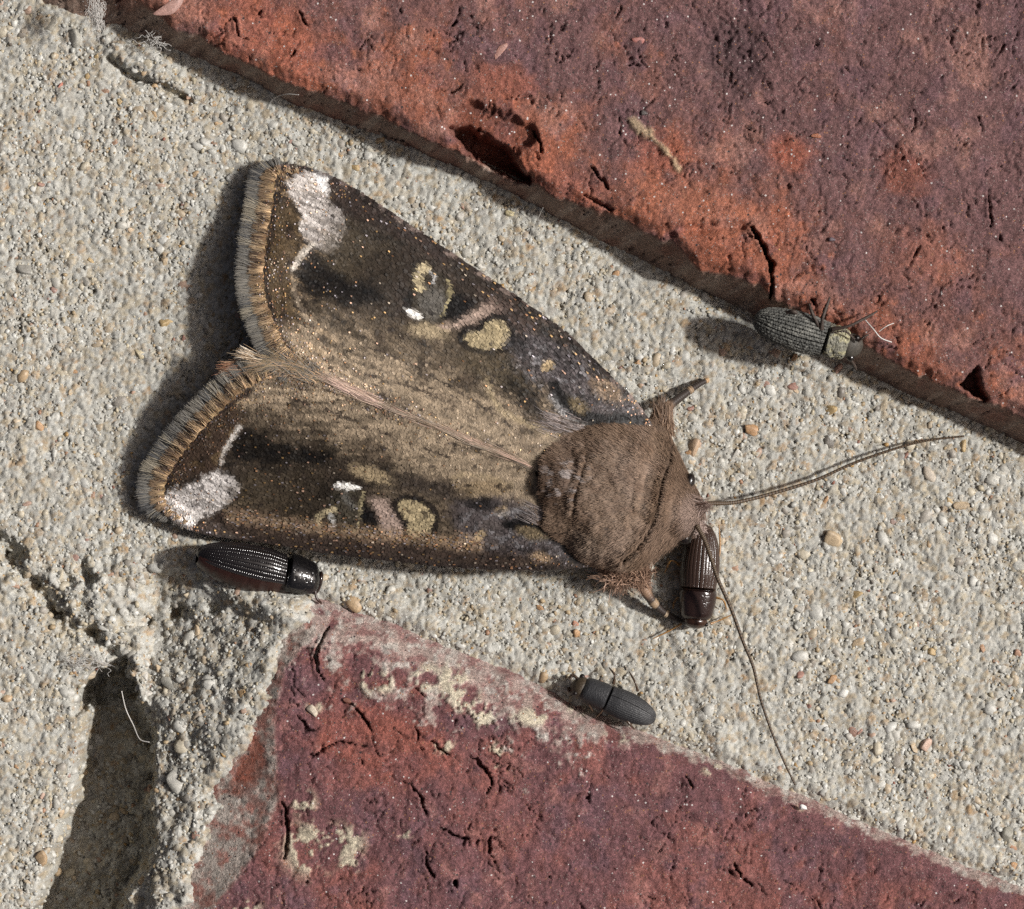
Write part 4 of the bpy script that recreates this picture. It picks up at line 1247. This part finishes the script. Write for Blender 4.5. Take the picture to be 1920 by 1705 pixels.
def banded_leg(name, pts, r0, r1, bands, parent, off, n=160):
    P = px_path(pts, n)
    t = np.linspace(0, 1, n)
    rad = r0 + (r1 - r0) * t
    cl = np.broadcast_to(C(58, 50, 46), (n, 3)).copy()
    for b0, w, cc_ in bands:
        m_ = sst(w, w * .5, np.abs(t - b0))
        cl = mixc(cl, C(*cc_), m_)
        rad = rad * (1 + .14 * m_)
    rad = rad * (1 + .08 * np.sin(t * 200))
    Vv, Fv = tube(P, rad, 10)
    cl = np.repeat(cl, 10, axis=0)
    cl = np.vstack([cl, cl[:1], cl[-1:]])
    return add(name, make_mesh(name, Vv - off, Fv, cl), M['antenna'], parent=parent)
hz = lambda x, y: float(h_mortar(np.array([float(x)]), np.array([float(y)]))[0])
banded_leg('leg', [(1205, 815, 1.0), (1240, 775, .9), (1262, 755, .7), (1285, 738, .45), (1308, 722, .3 + hz(1308, 722)), (1328, 712, .16 + hz(1328, 712))], .16, .06, [(.12, .3, (128, 106, 88)), (.68, .04, (150, 128, 104)), (.98, .05, (176, 146, 112))], moth, ML)
banded_leg('leg', [(1180, 1050, 1.0), (1200, 1090, .85), (1216, 1118, .6), (1236, 1142, .35 + hz(1236, 1142) * .5), (1258, 1156, .22 + hz(1258, 1156)), (1280, 1166, .14 + hz(1280, 1166))], .16, .06, [(.15, .32, (138, 112, 92)), (.5, .05, (150, 128, 104)), (.72, .03, (170, 150, 126))], moth, ML)
furc = [C(132, 108, 90), C(150, 126, 106), C(112, 90, 74)]
tuft('leg_tuft', (1245, 812), (1240, 768), 1800, (8, 9), 1.15, .95, furc, .016)
tuft('leg_tuft', (1252, 800), (1254, 762), 700, (5, 4), 1.1, 1.0, furc, .016)
tuft('leg_tuft', (1165, 1052), (1160, 1084), 2200, (22, 13), 1.0, .75, [C(142, 114, 96), C(160, 130, 110), C(122, 96, 80)], .016)
tuft('leg_tuft', (1195, 1070), (1203, 1094), 1500, (12, 9), 1.0, .7, [C(142, 114, 96), C(160, 130, 110), C(122, 96, 80)], .016)
tuft('head_tuft', (1302, 955), (1326, 948), 240, (11, 5), 1.75, 1.9, [C(160, 140, 130), C(176, 156, 146), C(120, 100, 90)], .025)
tuft('head_tuft', (1298, 985), (1316, 992), 240, (10, 6), 1.6, 1.5, [C(160, 142, 134), C(176, 158, 150), C(120, 102, 92)], .025)

# ------------------------------------------------------------------ beetles
def dome(x0, x1, wf, hf, nlat, nlen, phi0, phi1, disp=None, sgn=0, pw=1.0):
    s = np.linspace(0, 1, nlen)
    ph = np.linspace(phi0, phi1, nlat)
    SS, PH = np.meshgrid(s, ph, indexing='ij')
    w, hh = wf(SS), hf(SS)
    y = w * np.sign(np.sin(PH)) * np.abs(np.sin(PH)) ** pw
    z = hh * np.cos(PH)
    x = x0 + (x1 - x0) * SS
    if disp is not None:
        dd = disp(SS, PH)
        nl = np.sqrt((np.sin(PH)) ** 2 + (np.cos(PH)) ** 2)
        y = y + dd * np.sin(PH)
        z = z + dd * np.cos(PH)
    return np.stack([x, y, z], -1).reshape(-1, 3), grid_faces(nlen, nlat)

def beetle(name, label, head, tail, zc, roll, width, height, el=.62, pn=.26, pwid=.95, pfront=.75, strc=8, sdep=.02, pun=0, mats=None, cols=None, pitch=0.0, legs=(), antennae=(), phead=.6, tailsharp=2.2, hairy=False, eyes=True, belly=.95):
    hx, tx = np.array(head, float), np.array(tail, float)
    mid = (hx + tx) / 2
    v = hx - tx
    L = np.hypot(*v) / S * (D - zc) / D
    ang = math.atan2(-v[1], v[0])
    root = add(name, None, loc=w3(mid[0], mid[1], zc), label=label, cat='beetle')
    root.rotation_euler = (Matrix.Rotation(ang, 3, 'Z') @ Matrix.Rotation(pitch, 3, 'Y') @ Matrix.Rotation(roll, 3, 'X')).to_euler()
    Mw = Matrix.Translation(root.location) @ root.rotation_euler.to_matrix().to_4x4()
    inv = np.array(Mw.inverted())
    def loc(P):
        P = np.asarray(P)
        return P @ inv[:3, :3].T + inv[:3, 3]
    wd, ht = width / S / 2, height
    xa = -L / 2
    xb = xa + L * el
    xc = xb + L * pn
    def ew(s):
        a = (1 - (1 - np.clip(s / .75, 0, 1)) ** tailsharp) ** (1 / tailsharp)
        return wd * a * (1 - .10 * sst(.7, 1., s))
    def eh(s):
        a = (1 - (1 - np.clip(s / .7, 0, 1)) ** 2.0) ** .5
        return ht * a * (1 - .12 * sst(.75, 1., s)) * (1 - .5 * sst(.97, 1.0, s))
    cel, cpr, cab, chd, cleg = [C(*q) for q in cols]
    for sg in (1, -1):
        def disp(SS, PH):
            q = np.abs(PH) / 1.6 * strc
            g = (.5 + .5 * np.cos(2 * np.pi * q)) ** 5
            if pun:
                g = g * (.25 + .75 * (.5 + .5 * np.cos(2 * np.pi * SS * pun + np.floor(q + .5) * 1.7)))
            return -sdep * g * sst(0, .08, SS) + .4 * sdep * fbm(SS * 40, PH * 14, 180, 2) * (1 if hairy else .15)
        Vv, Fv = dome(xa, xb, ew, eh, 90, 170, .012 * sg, 1.6 * sg, disp, sg, .92)
        nlat = 90
        if sg > 0:
            Fv = Fv[:, ::-1]
        SS = np.repeat(np.linspace(0, 1, 170), nlat)
        PH = np.tile(np.linspace(0, 1.6, nlat), 170)
        cl = np.broadcast_to(cel, (len(Vv), 3)).copy()
        if hairy:
            cl = mixc(cl, C(138, 137, 130), sst(-.05, .4, fbm(SS * 14, PH * 5 + sg, 181, 3)) * .6)
            cl = mixc(cl, C(38, 38, 36), (.5 + .5 * np.cos(2 * np.pi * PH / 1.6 * strc)) ** 4 * .8)
        else:
            cl = mixc(cl, cel * 2.2 + .01, sst(1.3, 1.6, PH) * .6)
        elo = add('elytron', make_mesh('elytron', Vv, Fv[:, ::-1], cl), mats[0], parent=root)
    def pw_(s):
        return wd * pwid * (1 - (1 - pfront) * s ** 2.2) * (1 - .06 * sst(.15, 0, s)) * np.sqrt(np.clip(1 - np.clip((s - .8) / .2, 0, 1) ** 2 * .55, 0, 1))
    def ph_(s):
        return ht * (.98 - .30 * s ** 2) * (1 - .35 * sst(.06, 0, s)) * np.sqrt(np.clip(1 - np.clip((s - .75) / .25, 0, 1) ** 2 * .75, 0, 1))
    Vv, Fv = dome(xb + L * .004, xc, pw_, ph_, 120, 90, -1.9, 1.9, lambda SS, PH: -.35 * sdep * (sst(.3, .6, fbm(SS * 22, PH * 9, 183, 2))) + (.8 * sdep * fbm(SS * 8, PH * 5, 184, 3) if hairy else 0), 0, .85)
    # close the front and the rear of the pronotum
    n0 = len(Vv)
    Vv = np.vstack([Vv, Vv[:120].mean(0)[None], Vv[-120:].mean(0)[None]])
    j = np.arange(119)
    Fr = [Fv, np.stack([np.full(119, n0), j, j + 1], -1), np.stack([np.full(119, n0 + 1), n0 - 120 + j + 1, n0 - 120 + j], -1)]
    cl = np.broadcast_to(cpr, (len(Vv), 3)).copy()
    if hairy:
        cl = mixc(cl, C(168, 162, 128), sst(-.1, .4, fbm(Vv[:, 0] * 9, Vv[:, 1] * 9, 182, 3)) * .7)
    add('pronotum', make_mesh('pronotum', Vv, Fr, cl), mats[1], parent=root)
    # underside: abdomen and breast
    def bw(s):
        return wd * .93 * np.clip(np.sin(np.pi * np.clip(s * .93 + .05, 0, 1)), 0, 1) ** .45
    def bh(s):
        return ht * belly * np.clip(np.sin(np.pi * np.clip(s * .93 + .05, 0, 1)), 0, 1) ** .5
    Vv, Fv = dome(xa + L * .02, xc - L * .02, bw, bh, 48, 90, 1.35, 2 * np.pi - 1.35, lambda SS, PH: -.012 * (.5 + .5 * np.cos(SS * 2 * np.pi * 7)) ** 6)
    cl = np.broadcast_to(cab, (len(Vv), 3)).copy()
    add('abdomen', make_mesh('abdomen', Vv, Fv, cl), mats[2], parent=root)
    # head
    hl = L * (1 - el - pn)
    Vh = I3[0] * np.array([hl * .85, wd * phead, ht * .62]) + np.array([xc + hl * .12, 0, -ht * .06])
    Vh[:, 2] -= .25 * np.clip(Vh[:, 0] - xc, 0, 9)
    hd = add('head', make_mesh('head', Vh, I3[1], np.broadcast_to(chd, (len(Vh), 3))), mats[1], parent=root)
    if eyes:
        for sg in (1, -1):
            Ve = I2[0] * hl * .26 + np.array([xc + hl * .35, sg * wd * phead * .88, ht * .12])
            add('eye', make_mesh('eye', Ve, I2[1]), M['eye'], parent=hd)
    for pts, r0, r1 in legs:
        P = loc(px_path(pts, 40))
        t = np.linspace(0, 1, 40)
        Vv, Fv = tube(P, (r0 + (r1 - r0) * t) * (1 + .18 * np.cos(t * 9)), 8)
        add('leg', make_mesh('leg', Vv, Fv, np.broadcast_to(cleg, (len(Vv), 3))), mats[2], parent=root)
    for pts, r0, r1 in antennae:
        P = loc(px_path(pts, 80))
        t = np.linspace(0, 1, 80)
        Vv, Fv = tube(P, (r0 + (r1 - r0) * t) * (1 + .3 * np.cos(t * 2 * np.pi * 9)), 8)
        add('antenna', make_mesh('antenna', Vv, Fv, np.broadcast_to(cleg, (len(Vv), 3))), mats[2], parent=root)
    return root

M['gloss_black'] = material('glossy_black_shell', .16, .6, coat=.3, bumps=(('noise', 22, .12, .01),))
M['gloss_under'] = material('dark_underside', .3, .5, bumps=(('noise', 14, .3, .02),))
M['gloss_brown'] = material('brown_shell', .2, .5, coat=.15, bumps=(('noise', 30, .35, .012),))
M['matt_grey'] = material('scaly_grey_shell', .6, .35, var=((14, .6, 1.35, 4), (45, .7, 1.3, 2)), bumps=(('noise', 26, .6, .02),))
M['charcoal'] = material('charcoal_shell', .5, .45, var=((20, .8, 1.25, 3),), bumps=(('voronoi', 26, .55, .012), ('noise', 40, .4, .008)))

beetle('beetle', 'shiny black beetle half hidden under the moth wing, tipped against the mortar bank', (607, 1094), (366, 1036), .66, math.radians(-58), 78, .56, .70, .265, 1.04, .70, 7, .03, 40,
       [M['gloss_black'], M['gloss_black'], M['gloss_under']], [(22, 19, 20), (20, 19, 20), (48, 28, 24), (34, 22, 18), (52, 34, 28)],
       legs=(([(470, 1068, .5), (452, 1076, .62), (425, 1066, .55)], .05, .035), ([(520, 1084, .55), (500, 1092, .75), (470, 1085, .72)], .05, .035), ([(415, 1056, .5), (400, 1060, .6), (385, 1054, .5)], .045, .03), ([(590, 1106, .5), (594, 1122, .5), (603, 1132, .4)], .045, .03), ([(576, 1100, .5), (570, 1112, .6), (556, 1110, .75)], .045, .03)), phead=.45, pitch=math.radians(13), belly=1.35)
beetle('beetle', 'narrow dark brown beetle with ribbed wing cases beneath the moth head and antenna', (1303, 1180), (1319, 982), .48, 0.0, 74, .48, .62, .30, .97, .74, 8, .016, 46,
       [M['gloss_brown'], M['gloss_brown'], M['gloss_under']], [(56, 42, 36), (42, 29, 26), (110, 78, 44), (60, 40, 30), (150, 112, 66)],
       legs=(([(1278, 1170, .3), (1255, 1183, .2), (1224, 1198, .18)], .028, .014), ([(1332, 1170, .3), (1350, 1163, .22), (1372, 1153, .2)], .028, .014), ([(1340, 1060, .3), (1350, 1035, .3), (1348, 985, .2)], .03, .016), ([(1275, 1060, .3), (1258, 1052, .4), (1246, 1074, .2)], .034, .018), ([(1340, 1120, .3), (1356, 1126, .4), (1362, 1142, .2)], .034, .018),
             ([(1272, 1120, .3), (1264, 1130, .2), (1262, 1142, .15)], .03, .016)), phead=.62, eyes=True)
beetle('beetle', 'rough grey scaly beetle clinging to the edge of the upper red brick', (1618, 656), (1414, 596), 1.62, math.radians(24), 78, .46, .66, .21, .80, .8, 8, .05, 30,
       [M['matt_grey'], M['matt_grey'], M['matt_grey']], [(86, 86, 82), (118, 116, 104), (66, 62, 56), (70, 66, 60), (66, 56, 50)], hairy=True, tailsharp=2.6,
       legs=(([(1536, 612, 2.01), (1524, 590, 2.11), (1517, 570, 2.06)], .06, .03), ([(1540, 618, 2.01), (1543, 595, 2.16), (1556, 558, 2.06)], .06, .03), ([(1560, 618, 2.01), (1590, 612, 2.16), (1622, 597, 2.11), (1645, 584, 2.06)], .055, .025), ([(1590, 668, 1.56), (1600, 682, 1.26), (1606, 694, 1.06)], .05, .03), ([(1470, 590, 1.86), (1484, 584, 2.06), (1496, 588, 2.06)], .06, .04)),
       antennae=(([(1602, 636, 2.06), (1585, 622, 2.26), (1562, 624, 2.21)], .03, .02), ([(1610, 640, 1.96), (1620, 632, 2.16), (1628, 628, 2.06)], .03, .02)), phead=.6)
beetle('beetle', 'small matt charcoal beetle where the mortar meets the lower brick', (1072, 1280), (1229, 1350), .56, math.radians(24), 58, .36, .57, .31, .88, .85, 10, .014, 46,
       [M['charcoal'], M['charcoal'], M['gloss_under']], [(46, 46, 48), (48, 48, 50), (56, 42, 34), (64, 54, 42), (70, 54, 42)],
       legs=(([(1138, 1312, .6), (1131, 1330, .7), (1116, 1347, .55)], .036, .02), ([(1166, 1334, .6), (1176, 1352, .75), (1190, 1368, .65)], .05, .024), ([(1106, 1300, .55), (1104, 1318, .65), (1111, 1334, .5)], .036, .02), ([(1196, 1296, .45), (1190, 1278, .55), (1180, 1260, .35)], .036, .02), ([(1150, 1282, .45), (1152, 1266, .55), (1142, 1252, .3)], .036, .02)),
       antennae=(([(1082, 1272, .5), (1074, 1266, .55), (1068, 1272, .5)], .035, .045), ([(1076, 1290, .5), (1068, 1296, .5), (1066, 1290, .45)], .035, .04)), phead=.72)

# ------------------------------------------------------------------ fibres and lint
def fibre(pts, rad, label, name='fibre', cat='fibre', n=60):
    P = px_path(pts, n)
    loc0 = Vector(P[0])
    Vv, Fv = tube(P, rad, 6)
    return add(name, make_mesh(name, Vv - np.array(loc0), Fv), M['thread'], loc=loc0, label=label, cat=cat)
fibre([(1622, 600, 1.85), (1638, 618, 1.95), (1652, 634, 1.90), (1672, 642, 1.80)], .016, 'pale straight fibre on the red brick beside the grey beetle')
fibre([(1648, 622, 1.90), (1662, 612, 1.95), (1676, 606, 1.85)], .012, 'tiny pale fibre crossing the straight fibre near the grey beetle')
fibre([(228, 1296, .0), (236, 1330, -.2), (250, 1360, -.2), (262, 1386, .0), (280, 1392, .1)], .014, 'thin silk thread hanging across the dark hollow in the mortar')
fibre([(500, 205, .35), (512, 186, .9), (535, 177, 1.3), (560, 178, 1.5)], .010, 'fine pale hair curling off the shaded brick side')
fibre([(1008, 412, .2), (1014, 398, .5), (1018, 390, .9)], .010, 'short pale hair under the brick ledge above the moth')
def fluff(x, y, z, rx, ry, cnt, label, seed):
    rr = random.Random(seed)
    Vs, Fs, base = [], [], 0
    for _ in range(cnt):
        a = rr.uniform(0, 6.3)
        p = [(x + rr.gauss(0, rx), y + rr.gauss(0, ry), z + abs(rr.gauss(0, .12)))]
        for _k in range(4):
            a += rr.gauss(0, .9)
            q = p[-1]
            p.append((q[0] + rx * .8 * math.cos(a), q[1] + ry * .8 * math.sin(a), q[2] + rr.gauss(0, .06)))
        Vv, Fv = tube(px_path(p, 14), .006, 4, False)
        Vs.append(Vv)
        Fs.append(Fv[0] + base)
        base += len(Vv)
    V_ = np.vstack(Vs)
    l0 = w3(x, y, z)
    add('lint', make_mesh('lint', V_ - np.array(l0), np.vstack(Fs)), M['thread'], loc=l0, label=label, cat='lint')
fluff(180, 28, 1.5, 5, 12, 110, 'white lint fluff caught on the shaded brick side', 1)
fluff(168, 1242, .15, 13, 8, 34, 'dusty grey lint at the top of the hollow in the mortar', 2)
fluff(290, 75, .7, 10, 8, 26, 'wispy lint where the mortar touches the brick side', 3)
